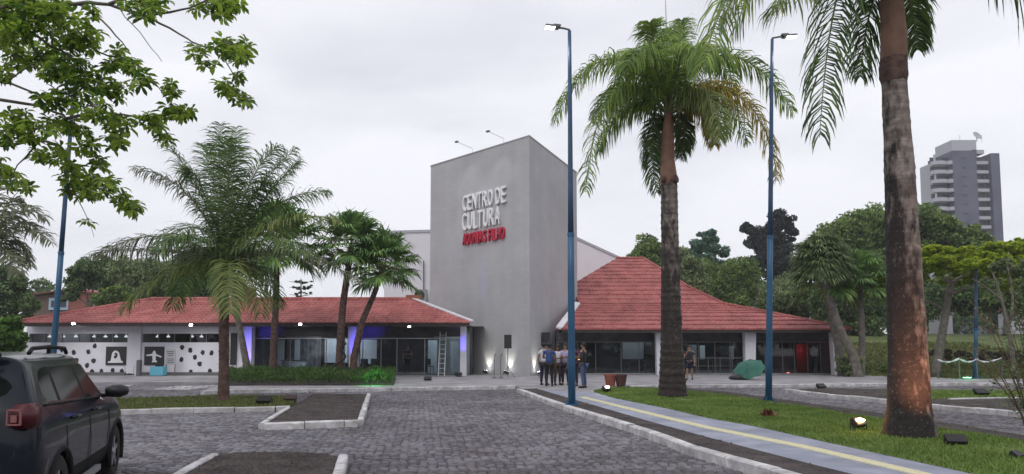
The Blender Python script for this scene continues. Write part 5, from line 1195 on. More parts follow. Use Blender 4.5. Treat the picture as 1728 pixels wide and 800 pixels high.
for s in range(len(S) - 1):
    for i in range(NR):
        j = (i + 1) % NR; f = bm.faces.new((ring[s][i], ring[s][j], ring[s + 1][j], ring[s + 1][i]))
        k = i if i < 10 else (19 - i if i < 20 else -1)
        mi = 0
        if k in (0, 1, -1): mi = 1
        if k == 6 and s in (2, 4, 5, 7, 8): mi = 2
        if k == 6 and s == 9: mi = 3
        if k in (8, 9) and s == 9: mi = 4
        if k == 6 and s in (3, 6): mi = 1
        f.material_index = mi
for s, flip in ((0, False), (len(S) - 1, True)):
    for i in range(10):
        a, b_, c, d = ring[s][i], ring[s][i + 1], ring[s][min(19 - i, 20)] if i < 9 else None, ring[s][20 - i]
        vs_ = [a, b_, d] if i == 9 else [a, b_, ring[s][19 - i], d]
        f = bm.faces.new(vs_ if flip else vs_[::-1]); f.material_index = (5 if (i == 6 and s == 0) else (1 if i in (0, 1) else 0))
bmesh.ops.recalc_face_normals(bm, faces=bm.faces)
cl_ = bm.edges.layers.float.get('crease_edge') or bm.edges.layers.float.new('crease_edge')
for s in range(len(S) - 1):
    for i in (4, 16): pass
for e in bm.edges:
    ms_ = {f.material_index for f in e.link_faces}
    if len(ms_) > 1: e[cl_] = .55
for e in bm.edges:
    a_, b_ = e.verts
    for i in (3, 4, 8, 12, 16, 17):
        for s in range(1, len(S) - 1):
            if (a_ is ring[s][i] and b_ is ring[s + 1][i]) or (b_ is ring[s][i] and a_ is ring[s + 1][i]): e[cl_] = max(e[cl_], .35)
cm = bpy.data.meshes.new('car'); bm.to_mesh(cm); bm.free(); to = bpy.data.objects.new('tmp', cm); col.objects.link(to)
for _ in range(6): cm.materials.append(M_paint)
md = to.modifiers.new('s', 'SUBSURF'); md.levels = md.render_levels = 2
cutters = []
for x in (.83, 3.5):
    for sy in (-1, 1):
        cu = MB().lathe([(.385, -.24), (.385, .24)], (x, sy * .86, .345), 32, Matrix.Rotation(R(90), 3, 'X'), close=True).mesh('cut')
        b2 = bmesh.new(); b2.from_mesh(cu); bmesh.ops.recalc_face_normals(b2, faces=b2.faces); b2.to_mesh(cu); b2.free()
        for _ in range(2): cu.materials.append(M_trim)
        cu.polygons.foreach_set('material_index', [1] * len(cu.polygons))
        co = bpy.data.objects.new('cut', cu); col.objects.link(co); cutters.append(co); md = to.modifiers.new('b', 'BOOLEAN'); md.operation = 'DIFFERENCE'; md.solver = 'EXACT'; md.object = co
dg = bpy.context.evaluated_depsgraph_get(); ev = bpy.data.meshes.new_from_object(to.evaluated_get(dg))
for o in cutters + [to]: bpy.data.objects.remove(o)
def sub(me, idx, name, m, sd=0):
    b3 = bmesh.new(); b3.from_mesh(me); bmesh.ops.delete(b3, geom=[f for f in b3.faces if f.material_index not in idx or (sd and f.calc_center_median().y * sd < 0)], context='FACES')
    parts = []
    for f in b3.faces: f.material_index = 0; f.smooth = True
    mm_ = bpy.data.meshes.new(name); b3.to_mesh(mm_); b3.free(); return link(name, mm_, m, car, local=True)
sub(ev, {0}, 'body', M_paint); sub(ev, {1}, 'lower_cladding', M_trim); sub(ev, {2, 3}, 'side_window', M_cglass, -1); sub(ev, {2, 3}, 'side_window', M_cglass, 1); sub(ev, {4}, 'windscreen', M_cglass); sub(ev, {5}, 'rear_window', M_cglass)
def cp_(mb, name, m, parent=car, **k): return mb.build(name, m, parent, local=True, **k)
for sy in (-1, 1):
    for x in (.83, 3.5):
        w0 = MB().lathe([(.20, .10), (.30, .115), (.335, .095), (.345, .05), (.345, -.05), (.335, -.095), (.30, -.115), (.2, -.1)], (x, sy * .79, .345), 36, Matrix.Rotation(R(90), 3, 'X'))
        wh = cp_(w0, 'wheel', M_tyre, smooth=True)
        rm = MB().lathe([(.205, .02), (.225, .105), (.20, .108), (.19, .04), (.001, .03)], (x, sy * .79, .345), 28, Matrix.Rotation(R(90 * -sy * -1), 3, 'X') if sy < 0 else Matrix.Rotation(R(-90), 3, 'X'))
        for k in range(5):
            a = k * 1.2566 + .3; d = Vector((math.cos(a), 0, math.sin(a))); M = Matrix.Rotation(-a, 3, 'Y')
            rm.box(Vector((x, sy * .875, .345)) + d * .115, (.19, .03, .055), M=M)
        rm.lathe([(.05, 0), (.045, .03), (.001, .035)], (x, sy * .87, .345), 12, Matrix.Rotation(R(90 if sy < 0 else -90), 3, 'X'))
        cp_(rm, 'rim', M_rim, wh)
        arc = [Vector((x + math.cos(a) * .405, sy * .898, .345 + math.sin(a) * .405)) for a in np.linspace(-.35, math.pi + .35, 22)]
        cp_(MB().tube(arc, .034, 6), 'arch_trim', M_trim, smooth=True)
    cp_(MB().tube([(.85, sy * .60, 1.64), (.95, sy * .60, 1.685), (1.5, sy * .60, 1.70), (2.1, sy * .60, 1.685), (2.2, sy * .595, 1.63)], .02, 8).box((1.5, sy * .60, 1.675), (.05, .03, .09)), 'roof_rail', M_trim, smooth=False)
    mr = MB().lathe([(.001, -.13), (.07, -.12), (.105, -.05), (.11, .03), (.07, .11), (.001, .125)], (2.72, sy * 1.03, 1.17), 14, Matrix.Scale(.72, 3, (0, 0, 1)) @ Matrix.Rotation(R(90), 3, 'X'))
    mr.box((2.76, sy * .92, 1.12), (.07, .14, .04)); cp_(mr, 'wing_mirror', M_black, smooth=True)
    # tail light
    bb = bmesh.new(); bmesh.ops.create_cube(bb, size=1); bmesh.ops.scale(bb, vec=(.21, .16, .20), verts=bb.verts); bmesh.ops.rotate(bb, matrix=Matrix.Rotation(R(sy * 14), 3, 'Z'), verts=bb.verts); bmesh.ops.translate(bb, vec=(.115, sy * .80, 1.12), verts=bb.verts); bmesh.ops.bevel(bb, geom=bb.edges[:], offset=.025, segments=2, affect='EDGES'); mt_ = bpy.data.meshes.new('tl'); bb.to_mesh(mt_); bb.free()
    tl = link('tail_light', mt_, M_tail, car, local=True, smooth=True)
    fr_ = MB()
    for (dy, dz, s1, s2) in ((.0, .0, .11, .12),): 
        c_ = Vector((-.008, sy * .745, 1.12)); Mt = Matrix.Rotation(R(sy * 22), 3, 'Z')
        for q, sz in ((Vector((0, -.055, 0)), (.012, .014, .13)), (Vector((0, .055, 0)), (.012, .014, .13)), (Vector((0, 0, .06)), (.012, .12, .014)), (Vector((0, 0, -.06)), (.012, .12, .014)), (Vector((0, .0, -.012)), (.01, .05, .06))): fr_.box(c_ + Mt @ q, sz, M=Mt)
    cp_(fr_, 'light_element', M_tail2, tl)
    for x in (1.28, 2.20): cp_(MB().tube([(x - .09, sy * .90, 1.0), (x - .06, sy * .935, 1.01), (x + .06, sy * .935, 1.01), (x + .09, sy * .90, 1.0)], .015, 6), 'door_handle', M_paint)
    for x, z0, z1 in ((1.0, .62, 1.10), (1.97, .30, 1.08), (2.98, .34, 1.04)):
        cp_(MB().tube([(x, sy * .908, z0), (x, sy * .921, .70), (x, sy * .904, .93), (x + .01, sy * .862, z1)], .004, 4), 'door_seam', M_black)
    cp_(MB().tube([(.45, sy * .855, 1.185), (1.5, sy * .862, 1.15), (3.0, sy * .855, 1.098)], .010, 5), 'belt_moulding', M_trim)
    cp_(MB().box((4.22, sy * .60, .80), (.16, .26, .13)), 'headlight', mat('headlight', (.5, .52, .55), .15))
cp_(MB().tube([(.02, -.74, .44), (-.02, -.5, .44), (-.03, 0, .44), (-.02, .5, .44), (.02, .74, .44)], .05, 8), 'bumper_bar', M_trim, smooth=True)
cp_(MB().tube([(.26, -.56, 1.63), (.20, -.3, 1.645), (.19, 0, 1.65), (.20, .3, 1.645), (.26, .56, 1.63)], .022, 8), 'spoiler', M_paint, smooth=True)
cp_(MB().box((.02, 0, .80), (.03, 1.0, .05)), 'hatch_trim', M_trim)
cp_(MB().tube([(1.2, 0, 1.60), (1.05, 0, 1.78)], .006, 5), 'aerial', M_black)
cp_(MB().box((1.5, -.93, .33), (1.7, .05, .06)).box((1.5, .93, .33), (1.7, .05, .06)), 'side_step', mat('car_silver', (.25, .26, .28), .4))

# ================================================================== PEOPLE
def skin_me(chains, rad, sub_=1):
    """chains: lists of named joints; rad: joint -> (pos, r)"""
    names = []; ed = set()
    for c in chains:
        for a in c:
            if a not in names: names.append(a)
        for a, b2 in zip(c[:-1], c[1:]): ed.add((names.index(a), names.index(b2)))
    me = bpy.data.meshes.new('p'); me.from_pydata([tuple(rad[n][0]) for n in names], list(ed), []); o = bpy.data.objects.new('p', me); col.objects.link(o)
    m = o.modifiers.new('k', 'SKIN'); m.use_smooth_shade = True; m.branch_smoothing = .5
    for i, n in enumerate(names):
        r = rad[n][1]; me.skin_vertices[0].data[i].radius = r if isinstance(r, tuple) else (r, r); me.skin_vertices[0].data[i].use_root = (i == 0)
    s = o.modifiers.new('s', 'SUBSURF'); s.levels = s.render_levels = sub_
    dg = bpy.context.evaluated_depsgraph_get(); e = bpy.data.meshes.new_from_object(o.evaluated_get(dg)); bpy.data.objects.remove(o); return e
M_skin1 = mat('skin_tan', (.30, .165, .11), .6); M_skin2 = mat('skin_brown', (.16, .085, .055), .6); M_hair = mat('hair_dark', (.012, .010, .009), .7)
def person(loc, rz, h, label, top, bottom, skin, arms=('hang', 'hang'), lean=0, step=.0, short=False, sleeve='short', group='people talking beside the tower'):
    t = thing('person', label, 'person', loc, rz, group=group); OFF[t.name] = Vector((0, 0, 0)); s = h / 1.72; V = lambda x, y, z: Vector((x, y, z)) * s     # faces -y
    J = {'pelvis': (V(0, 0, .93), (.145 * s, .10 * s)), 'waist': (V(0, -.01, 1.06), (.135 * s, .095 * s)), 'chest': (V(0, -.01, 1.26), (.155 * s, .11 * s)), 'upper': (V(0, 0, 1.38), (.13 * s, .095 * s)), 'neck': (V(0, 0, 1.47), .055 * s), 'jaw': (V(0, -.02, 1.54), .068 * s), 'head': (V(0, -.01, 1.61), .088 * s), 'crown': (V(0, .01, 1.665), .06 * s)}
    ch = [['pelvis', 'waist', 'chest', 'upper', 'neck', 'jaw', 'head', 'crown']]; fing = []
    for sd_, sx, ap in (('r', -1, arms[0]), ('l', 1, arms[1])):
        hipx = .09 * sx; st = step * sx
        J[sd_ + 'hip'] = (V(hipx, 0, .86), .088 * s); J[sd_ + 'knee'] = (V(hipx * 1.15, -.02 + st * .4, .49), .058 * s); J[sd_ + 'calf'] = (V(hipx * 1.2, .01 + st * .6, .34), .055 * s); J[sd_ + 'ank'] = (V(hipx * 1.25, .02 + st, .09), .038 * s); J[sd_ + 'toe'] = (V(hipx * 1.45, -.14 + st, .035), .035 * s)
        ch.append(['pelvis', sd_ + 'hip', sd_ + 'knee', sd_ + 'calf', sd_ + 'ank', sd_ + 'toe'])
        sh = V(.19 * sx, 0, 1.38)
        if ap == 'hang': el, wr, hd2 = V(.25 * sx, .03, 1.10), V(.26 * sx, -.05, .86), V(.26 * sx, -.08, .79)
        elif ap == 'fold': el, wr, hd2 = V(.25 * sx, -.03, 1.12), V(.04 * sx, -.24, 1.15), V(-.05 * sx, -.25, 1.16)
        elif ap == 'hip': el, wr, hd2 = V(.36 * sx, .06, 1.15), V(.19 * sx, -.06, 1.0), V(.15 * sx, -.10, .97)
        elif ap == 'pocket': el, wr, hd2 = V(.30 * sx, .07, 1.12), V(.22 * sx, -.04, .92), V(.19 * sx, -.07, .86)
        else: el, wr, hd2 = V(.24 * sx, -.02, 1.12), V(.12 * sx, -.26, 1.28), V(.09 * sx, -.30, 1.34)
        J[sd_ + 'sh'] = (sh, .060 * s); J[sd_ + 'el'] = (el, .043 * s); J[sd_ + 'wr'] = (wr, .030 * s); J[sd_ + 'palm'] = (hd2, (.038 * s, .020 * s))
        J[sd_ + 'mid'] = (sh.lerp(el, .55), .052 * s); J[sd_ + 'cuff'] = (el.lerp(wr, .85), .036 * s)
        ch.append(['upper', sd_ + 'sh', sd_ + 'mid', sd_ + 'el', sd_ + 'wr', sd_ + 'palm'])
        dr = (hd2 - wr).normalized(); ac_ = dr.cross(Vector((0, 1, .2))).normalized()
        for q, (o_, l_) in enumerate(((-.028, .07), (-.010, .085), (.009, .08), (.026, .062))):
            a1 = hd2 + ac_ * o_ * s + dr * .03 * s; a2 = a1 + (dr * l_ * .6 + Vector((0, -.012, 0))) * s; a3 = a2 + (dr * l_ * .35 + Vector((0, -.02, 0))) * s
            fing.append([a1 - dr * .02 * s, a1, a2, a3])
        th = hd2 + ac_ * -.03 * s * sx - dr * .01 * s; fing.append([th, th + (dr * .04 - ac_ * .025 * sx) * s, th + (dr * .07 - ac_ * .028 * sx) * s])
    bme = skin_me(ch, J); f2 = MB()
    for f in fing: f2.tube(f, [.0095 * s] * (len(f) - 1) + [.006 * s], 5)
    bb = bmesh.new(); bb.from_mesh(bme); bb.from_mesh(f2.mesh()); bb.to_mesh(bme); bb.free(); bme.materials.clear()
    bo = link('body', bme, skin, t, local=True, smooth=True)
    def grow(n, g): p, r = J[n]; return (p, (r[0] + g, r[1] + g) if isinstance(r, tuple) else r + g)
    tj = {n: grow(n, .014) for n in J}; tj['pelvis'] = (J['pelvis'][0] - UP * .04 * s, (.165 * s, .122 * s)); tj['waist'] = (J['waist'][0], (.152 * s, .115 * s))
    tj['col'] = (V(0, 0, 1.45), .078 * s); tj['upper'] = (J['upper'][0], (.158 * s, .118 * s))
    for a in 'rl': tj[a + 'sh'] = (J[a + 'sh'][0], .082 * s)
    c2 = [['pelvis', 'waist', 'chest', 'upper', 'col']] + [['upper', a + 'sh', a + 'mid'] + ([a + 'el', a + 'cuff'] if sleeve == 'long' else []) for a in 'rl']
    link('shirt', skin_me(c2, tj), top, t, local=True, smooth=True)
    bj = {n: grow(n, .012) for n in J}; bj['pelvis'] = (V(0, 0, .93), (.152 * s, .112 * s))
    for a in 'rl': bj[a + 'cut'] = (J[a + 'knee'][0] + UP * .03, .085 * s)
    link('trousers' if not short else 'shorts', skin_me([['pelvis'] + ([a + 'hip', a + 'cut'] if short else [a + 'hip', a + 'knee', a + 'calf', a + 'ank']) for a in 'rl'], bj), bottom, t, local=True, smooth=True)
    for a in 'rl':
        k_, q_ = J[a + 'ank'][0], J[a + 'toe'][0]; MB().tube([k_ + Vector((0, .05, -.05)) * s, k_ + Vector((0, 0, -.035)) * s, q_.lerp(k_, .4) + Vector((0, 0, -.005)) * s, q_ + Vector((0, -.02, 0))], [.035 * s, .048 * s, .045 * s, .028 * s], 8).build('shoe', M_black, t, local=True, smooth=True)
    hm = MB(); c0 = V(0, .012, 1.63)
    for i in range(7):
        pass
    M = Matrix.Rotation(R(-24), 3, 'X'); hm.lathe([(.001, .108 * s), (.05 * s, .098 * s), (.085 * s, .065 * s), (.10 * s, .02 * s), (.098 * s, -.02 * s), (.088 * s, -.035 * s)], c0, 16, M); hm.build('hair', M_hair, t, local=True, smooth=True)
    fc = MB(); fc.tube([V(0, -.095, 1.615), V(0, -.118, 1.58), V(0, -.10, 1.572)], [.008 * s, .014 * s, .010 * s], 6)
    for sx in (-1, 1): fc.lathe([(.001, -.018 * s), (.012 * s, 0), (.001, .018 * s)], V(.088 * sx, .0, 1.59), 6)
    fc.build('nose_and_ears', skin, bo, local=True)
    ey = MB()
    for sx in (-1, 1): ey.lathe([(.001, -.007 * s), (.009 * s, 0), (.001, .007 * s)], V(.03 * sx, -.098, 1.612), 6)
    ey.tube([V(-.022, -.094, 1.545), V(.022, -.094, 1.545)], .005 * s, 4); ey.build('eyes_and_mouth', M_hair, bo, local=True)
    return t
M_sw = mat('shirt_white', (.62, .62, .68), .8); M_sb = mat('shirt_blue', (.025, .07, .24), .8); M_sl = mat('shirt_lilac', (.45, .38, .58), .8); M_jet = mat('jacket_black', (.02, .02, .022), .8); M_nav = mat('trouser_navy', (.012, .014, .035), .85); M_blk = mat('trouser_black', (.012, .012, .014), .85); M_brn = mat('trouser_brown', (.06, .03, .03), .85); M_jean = mat('jeans_blue', (.07, .10, .20), .85); M_purp = mat('top_plum', (.09, .03, .07), .85); M_darkt = mat('top_dark', (.025, .022, .035), .85)
def PP(px, py): p = G(px, py, ZP); return (p.x, p.y, ZP)
person(PP(918, 650), R(150), 1.75, 'white-shirted person at the left of the group, half behind the one in blue', M_sw, M_nav, M_skin1, ('fold', 'hang'))
person(PP(927, 652), R(175), 1.74, 'person in a royal blue shirt and black trousers seen from behind', M_sb, M_blk, M_skin2, ('hang', 'fold'))
person(PP(941, 650), R(20), 1.66, 'shorter person in white shirt and brown trousers in the middle of the group', M_sw, M_brn, M_skin2, ('fold', 'hang'))
person(PP(954, 650), R(-15), 1.72, 'person in a pale lilac shirt and navy trousers just left of the blue lamp post', M_sl, M_nav, M_skin1, ('fold', 'fold'))
person(PP(969, 652), R(-30), 1.73, 'person in a plum top almost hidden behind the blue lamp post', M_purp, M_nav, M_skin2, ('hang', 'fold'))
person(PP(985, 655), R(-120), 1.76, 'person in a black jacket and blue jeans right of the blue lamp post', M_jet, M_jean, M_skin1, ('fold', 'pocket'), sleeve='long')
person(PP(1164, 641), R(-20), 1.66, 'person in a dark top and dark shorts walking beside the middle royal palm', M_darkt, M_nav, M_skin1, ('phone', 'hang'), step=.12, short=True, group=None)
person((X(688, 41), 41, ZP + .02), R(10), 1.68, 'person in dark clothes standing inside the open entrance of the left pavilion', M_darkt, M_blk, M_skin2, ('hang', 'fold'), group=None)

# ================================================================== PROPS
def speaker(px, py, D, ytop, ybot, label, rz=0.):
    b = G(px, py, ZP) if D is None else Vector((X(px, D), D, ZP)); D = b.y; c = at(px, (ytop + ybot) / 2, D); h = (ybot - ytop) * D / F; st = thing('speaker_stand', 'tripod stand of the ' + label, 'speaker stand', b)
    MB().tube([b + UP * .25, (b.x, b.y, c.z - h / 2)], .018, 8).build('pole', M_black, st)
    for k in range(3):
        a = R(90 + 120 * k); d = Vector((math.cos(a), math.sin(a), 0)); MB().tube([b + UP * .55, b + d * .42 + UP * .02], .013, 6).build('leg', M_black, st)
        MB().tube([b + UP * .25, b + d * .22 + UP * .28], .009, 5).build('brace', M_black, st)
    t = thing('loudspeaker', label, 'loudspeaker', (b.x, b.y, c.z - h / 2), rz); OFF[t.name] = Vector(); w2 = .19
    pr_ = [(-w2, -.16), (w2, -.16), (w2 * .75, .16), (-w2 * .75, .16)]
    MB().prism(pr_, 0, h).build('cabinet', M_black, t, local=True); MB().box((0, -.166, h / 2), (.34, .012, h - .05)).build('grille', mat('grille_black', (.025, .025, .028), .7), t, local=True)
    Mx = Matrix.Rotation(R(90), 3, 'X'); MB().lathe([(.13, 0), (.13, .012), (.10, .006), (.001, .0)], (0, -.172, h * .35), 18, Mx).build('woofer', M_blackp, t, local=True); MB().lathe([(.06, 0), (.06, .012), (.001, .0)], (0, -.172, h * .76), 12, Mx).build('horn', M_blackp, t, local=True)
speaker(857, 637.5, None, 565, 588, 'black loudspeaker standing alone at the lit foot of the tower')
speaker(920, 639, None, 561, 583, 'black loudspeaker behind the heads of the group of people', R(25))
# microphone stands and chairs by the tower
for px, lb in ((834, 'thin dark microphone stand left of the loudspeaker at the tower'), (845, 'thin dark microphone stand next to the loudspeaker pole')):
    b = G(px, 638, ZP); t = thing('microphone_stand', lb, 'microphone stand', b); MB().tube([b, b + UP * 1.1], .014, 6).tube([b + UP * 1.1, b + Vector((.08, -.1, 1.22))], .02, 6).build('rod', M_black, t); MB().lathe([(.001, 0), (.16, 0), (.15, .02), (.001, .03)], b, 12).build('base', M_black, t)
# ladder
b0 = Vector((X(740, 37.2), 37.15, ZP)); b1 = Vector((X(750.5, 37.2), 37.15, ZP)); tp = Vector((0, .85, 2.42)); ld = thing('ladder', 'white aluminium ladder leaning on the eaves at the right end of the left pavilion', 'ladder', (b0 + b1) / 2)
M_al = mat('aluminium', (.55, .56, .58), .4)
for b_ in (b0, b1): MB().box(b_ + tp / 2, (.045, .03, tp.length), M=tp.to_track_quat('Z', 'Y').to_matrix() if False else Matrix.Rotation(-math.atan2(tp.y, tp.z), 3, 'X')).build('rail', M_al, ld)
for k in range(9): c = (b0 + b1) / 2 + tp * ((k + .6) / 9.3); MB().box(c, ((b1 - b0).length, .05, .03)).build('rung', M_al, ld)
# green parasol lying tilted on the ground
b = G(1262, 641, ZP); pz = thing('green_parasol', 'green folded-out parasol lying tilted on the pavement before a white pillar', 'parasol', b)
Mx = Matrix.Rotation(R(-26), 3, 'Y') @ Matrix.Rotation(R(30), 3, 'X'); c = b + Vector((.12, .1, .50)); n_ = 8; vs = [c + Mx @ Vector((0, 0, .38))]
rim = [c + Mx @ Vector((math.cos(R(45 * k + 12)) * .78, math.sin(R(45 * k + 12)) * .78, 0)) for k in range(n_)]
low_ = min(p.z for p in rim) - ZP - .03; rim = [p - UP * low_ for p in rim]; vs = [vs[0] - UP * low_]; hub = vs[0]
for k in range(n_):
    a, d = rim[k], rim[(k + 1) % n_]; md_ = (a + d) / 2 + (hub - (a + d) / 2) * .06; MB().vprism([hub, a, md_, d], (Mx @ Vector((0, 0, -.012)))).build('canopy_panel', M_tarp, pz)
rb = MB();
for p in rim: rb.tube([hub - Mx @ Vector((0, 0, .03)), p - Mx @ Vector((0, 0, .03))], .008, 4)
rb.build('ribs', M_steel, pz); MB().tube([hub + Mx @ Vector((0, 0, .08)), hub - Mx @ Vector((0, 0, 1.1))], .02, 8).build('pole', M_steel, pz)
bgp = G(1248, 641, ZP); t = thing('parasol_shadow', 'flat black shape added for the dark underside and shadow of the green parasol', 'parasol shadow', bgp); leafv = MB(); leafv.lathe([(.001, .0), (.45, .02), (.55, .09), (.42, .2), (.15, .26), (.001, .25)], bgp, 14, Matrix.Scale(.45, 3, (0, 1, 0))).build('cloth', M_black, t, smooth=True)  # added black form stands in for the parasol's dark underside and shadow
# clay planters with a dark plant
for px, lb in ((1030, 'left reddish clay planter tub on the pavement corner'), (1048, 'right darker clay planter tub on the pavement corner')):
    b = G(px, 652, ZP); t = thing('clay_planter', lb, 'planter', b, group=None); r = .24
    MB().lathe([(.001, 0), (r * .72, 0), (r, .42), (r * 1.06, .42), (r * 1.06, .48), (r * .93, .48), (r * .9, .42), (.001, .41)], b, 20).build('tub', M_clay if px < 1040 else mat('clay_dark', (.09, .04, .035), .8), t)
# ground floodlights (unlit boxes) and lit one by the planters
def ground_box(px, py, z, label, s=1., rz=0., m=M_black):
    b = G(px, py, z); t = thing('ground_floodlight', label, 'floodlight', b, rz); OFF[t.name] = Vector()
    M = Matrix.Rotation(R(35), 3, 'X'); MB().box((0, 0, .15 * s), (.40 * s, .24 * s, .10 * s), M=M).build('housing', m, t, local=True)
    f = MB()
    for k in range(6): f.box(Vector((-.15 * s + .06 * s * k, .05 * s, .10 * s)), (.008, .2 * s, .10 * s), M=M)
    f.build('cooling_fins', m, t, local=True); MB().tube([(-.23 * s, 0, .16 * s), (-.23 * s, 0, 0), (.23 * s, 0, 0), (.23 * s, 0, .16 * s)], .014, 5).build('bracket', m, t, local=True)
ground_box(1613, 753, .12, 'black floodlight on the lawn right of the massive palm', .72, R(-12)); ground_box(446, 683, .1, 'black floodlight at the end of the grass strip', .95, R(10))
ground_box(490, 678, .1, 'brown box light beside the black floodlight on the grass strip', .8, R(5), mat('box_brown', (.06, .035, .035), .8)); ground_box(1386, 657, .0, 'small dark floodlight on the cobbles behind the right lamp post', .9, R(20))
ground_box(1656, 669, .1, 'black floodlight on the grass patch at the far right', 1.0, R(0)); ground_box(1716, 774, .12, 'small dark box in the grass at the right edge', .45, R(30)); ground_box(773, 635, ZP, 'dark floodlight at the foot of the ladder beside the blue pillar', .8)
ground_box(722, 643, ZP, 'flat dark box on the paving before the open entrance', .8, 0)
b = G(1023, 664, ZP); t = uplight(b, b + Vector((.6, .5, 1.2)), 10, (1, .7, .4), 'glowing ground floodlight beside the clay planters', 'ground floodlights on the lawn', 80, es=False)
MB().lathe([(.001, -.04), (.06, -.03), (.08, .02), (.001, .05)], b + Vector((.03, -.08, .22)), 12).build('bulb', mat('lamp_warm2', (1, .9, .8), .5, emit=(1, .85, .65), es=14), t); lamp('glow_lamp', 'POINT', b + Vector((.03, -.12, .4)), 4, (1, .75, .5), size=.08)
b = at(1632, 636, 33.5); b.z = hill_z(b.x, b.y) - .1; t = thing('ground_floodlight', 'green glowing floodlight on the grass below the distant blue lamp post', 'floodlight', b); MB().box(b + UP * .18, (.34, .2, .2)).tube([b, b + UP * .1], .03, 6).build('housing', M_frame, t); MB().box(b + UP * .30, (.30, .18, .03)).build('lens', mat('green_lens', (.5, 1, .7), .5, emit=(.35, 1, .6), es=3), t); lamp('green_lamp', 'POINT', b + UP * .5, 9, (.1, 1, .35), size=.06)
# easel sign, cyan table, bollard by the white wall
b = Vector((X(289, 37.4), 37.4, ZP)); t = thing('notice_easel', 'grey and white notice board on legs before the white wall', 'notice board', b)
MB().box(b + UP * 1.02, (.55, .04, .85)).build('board', mat('notice_grey', (.34, .34, .36), .8), t)
mb = MB()
for k in range(7):
    if k != 3: mb.box(b + Vector((random.uniform(-.03, .03), -.024, .72 + k * .10)), (random.uniform(.28, .44), .006, .035))
mb.build('printed_lines', M_dark, t)
for sx in (-1, 1): MB().box(b + Vector((sx * .24, 0, .31)), (.04, .04, .60)).build('leg', M_frame, t)
b = Vector((X(269, 37.2), 37.2, ZP)); t = thing('cloth_table', 'small table under a light blue cloth before the second black picture', 'table', b)
MB().box(b + UP * .50, (.70, .46, .03)).box(b + Vector((0, -.225, .27)), (.70, .012, .46)).box(b + Vector((-.345, 0, .27)), (.012, .44, .46)).box(b + Vector((.345, 0, .27)), (.012, .44, .46)).build('tablecloth', M_cyan, t)
for sx in (-1, 1):
    for sy in (-1, 1): MB().box(b + Vector((sx * .3, sy * .18, .243)), (.03, .03, .485)).build('leg', M_frame, t)
b = Vector((X(236, 37.4), 37.4, ZP)); t = thing('bollard', 'slim dark grey cylinder bin standing before the white pilaster', 'bin', b); MB().lathe([(.001, 0), (.14, 0), (.14, .82), (.10, .88), (.001, .88)], b, 16).build('shell', M_frame, t)
b = Vector((X(220, 37.4), 37.4, ZP)); t = thing('wire_seat', 'low black seat with thin legs before the white pilaster', 'seat', b); MB().lathe([(.001, .0), (.24, .0), (.26, .05), (.001, .10)], b + UP * .05, 14).build('seat', M_black, t); MB().tube([b + Vector((-.2, 0, .1)), b + Vector((-.28, 0, .55))], .01, 4).tube([b + Vector((.2, 0, .1)), b + Vector((.28, 0, .55))], .01, 4).build('leg', M_frame, t)
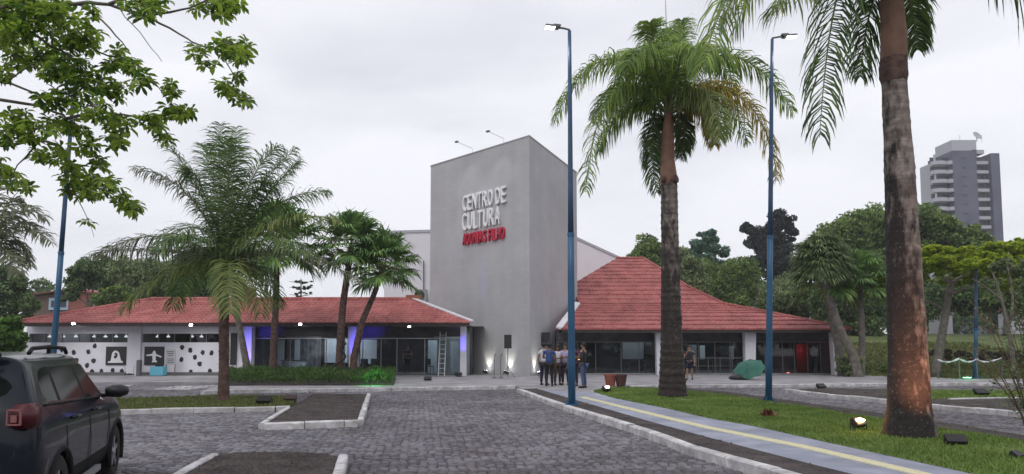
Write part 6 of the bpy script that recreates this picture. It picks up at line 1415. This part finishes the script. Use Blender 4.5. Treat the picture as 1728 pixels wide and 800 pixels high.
# things in the glazed hall
b = Vector((X(497, 40.2), 40.2, ZP + .02)); t = thing('reception_desk', 'pale curved reception desk inside the left glazed hall', 'desk', b); MB().lathe([(.60, 0), (.70, .75), (.66, .75), (.56, 0)], b, 26).build('front', M_scr, t); MB().lathe([(.001, .76), (.76, .76), (.76, .80), (.001, .80)], b, 26).build('top', M_dark, t)
def chair(px, D, rz, label):
    b = Vector((X(px, D), D, ZP + .02)); t = thing('chair', label, 'chair', b, rz, group='dark chairs inside the left glazed hall'); OFF[t.name] = Vector()
    MB().box((0, 0, .45), (.44, .42, .04)).build('seat', M_dark, t, local=True); MB().box((0, .2, .70), (.42, .03, .36)).build('backrest', M_dark, t, local=True)
    for sx in (-1, 1):
        for sy in (-1, 1): MB().box((sx * .19, sy * .18, .215), (.03, .03, .43)).build('leg', M_frame, t, local=True)
chair(616, 39.4, R(20), 'dark chair behind the glass right of the middle blue-lit pillar'); chair(629, 39.6, R(-15), 'second dark chair behind the glass right of the middle blue-lit pillar'); chair(452, 40, R(30), 'dark chair behind the glass left of the slender palm'); chair(724, 39.6, R(160), 'dark chair behind the glass beside the ladder')
def table_r(px, D, label):
    b = Vector((X(px, D), D, ZP + .02)); t = thing('table', label, 'table', b, group='dark tables inside the right pavilion'); OFF[t.name] = Vector()
    MB().box((0, 0, .74), (1.1, .6, .04)).build('table_top', M_dark, t)
    for sx in (-1, 1):
        for sy in (-1, 1): MB().box(b + Vector((sx * .5, sy * .26, .36)), (.04, .04, .72)).build('leg', M_frame, t, local=False) if False else MB().box((sx * .5, sy * .26, .36), (.04, .04, .72)).build('leg', M_frame, t, local=True)
table_r(1075, 41, 'dark table behind the glass right of the clay planters'); table_r(1218, 41, 'dark table behind the glass between the palm and the second white pillar')
# white rope festoon on the low hillside
pz_ = [at(1582, 607, 34), at(1600, 611, 34), at(1618, 605, 34), at(1634, 611, 34), at(1648, 606, 34), at(1664, 611, 34), at(1690, 604, 34)]
t = thing('white_festoon', 'white cloth festoon strung low over the grass at the right', 'festoon', (pz_[3].x, 34, hill_z(pz_[3].x, 34) - .1)); P = []
for a, c in zip(pz_[:-1], pz_[1:]): P += bez([a, a.lerp(c, .5) - UP * .06, c], 4)
MB().tube(P, [.035 + .02 * math.sin(i * 1.7) for i in range(len(P))], 6).build('cloth', M_white, t)
for p in (pz_[0], pz_[2], pz_[4], pz_[6]): MB().tube([Vector((p.x, 34, hill_z(p.x, 34) - .2)), p], .025, 6).build('post', M_frame, t)

# ================================================================== HAZE
hz = MB().box((60, 160, 33.5), (760, 560, 70)).build('haze', None); hz['kind'] = 'stuff'
mh = bpy.data.materials.new('haze_air'); mh.use_nodes = True; mh.node_tree.nodes.clear(); pv = mh.node_tree.nodes.new('ShaderNodeVolumePrincipled'); mo = mh.node_tree.nodes.new('ShaderNodeOutputMaterial')
pv.inputs['Density'].default_value = .0006; pv.inputs['Color'].default_value = (.93, .94, .98, 1); pv.inputs['Anisotropy'].default_value = .1
mh.node_tree.links.new(pv.outputs[0], mo.inputs['Volume']); hz.data.materials.append(mh)
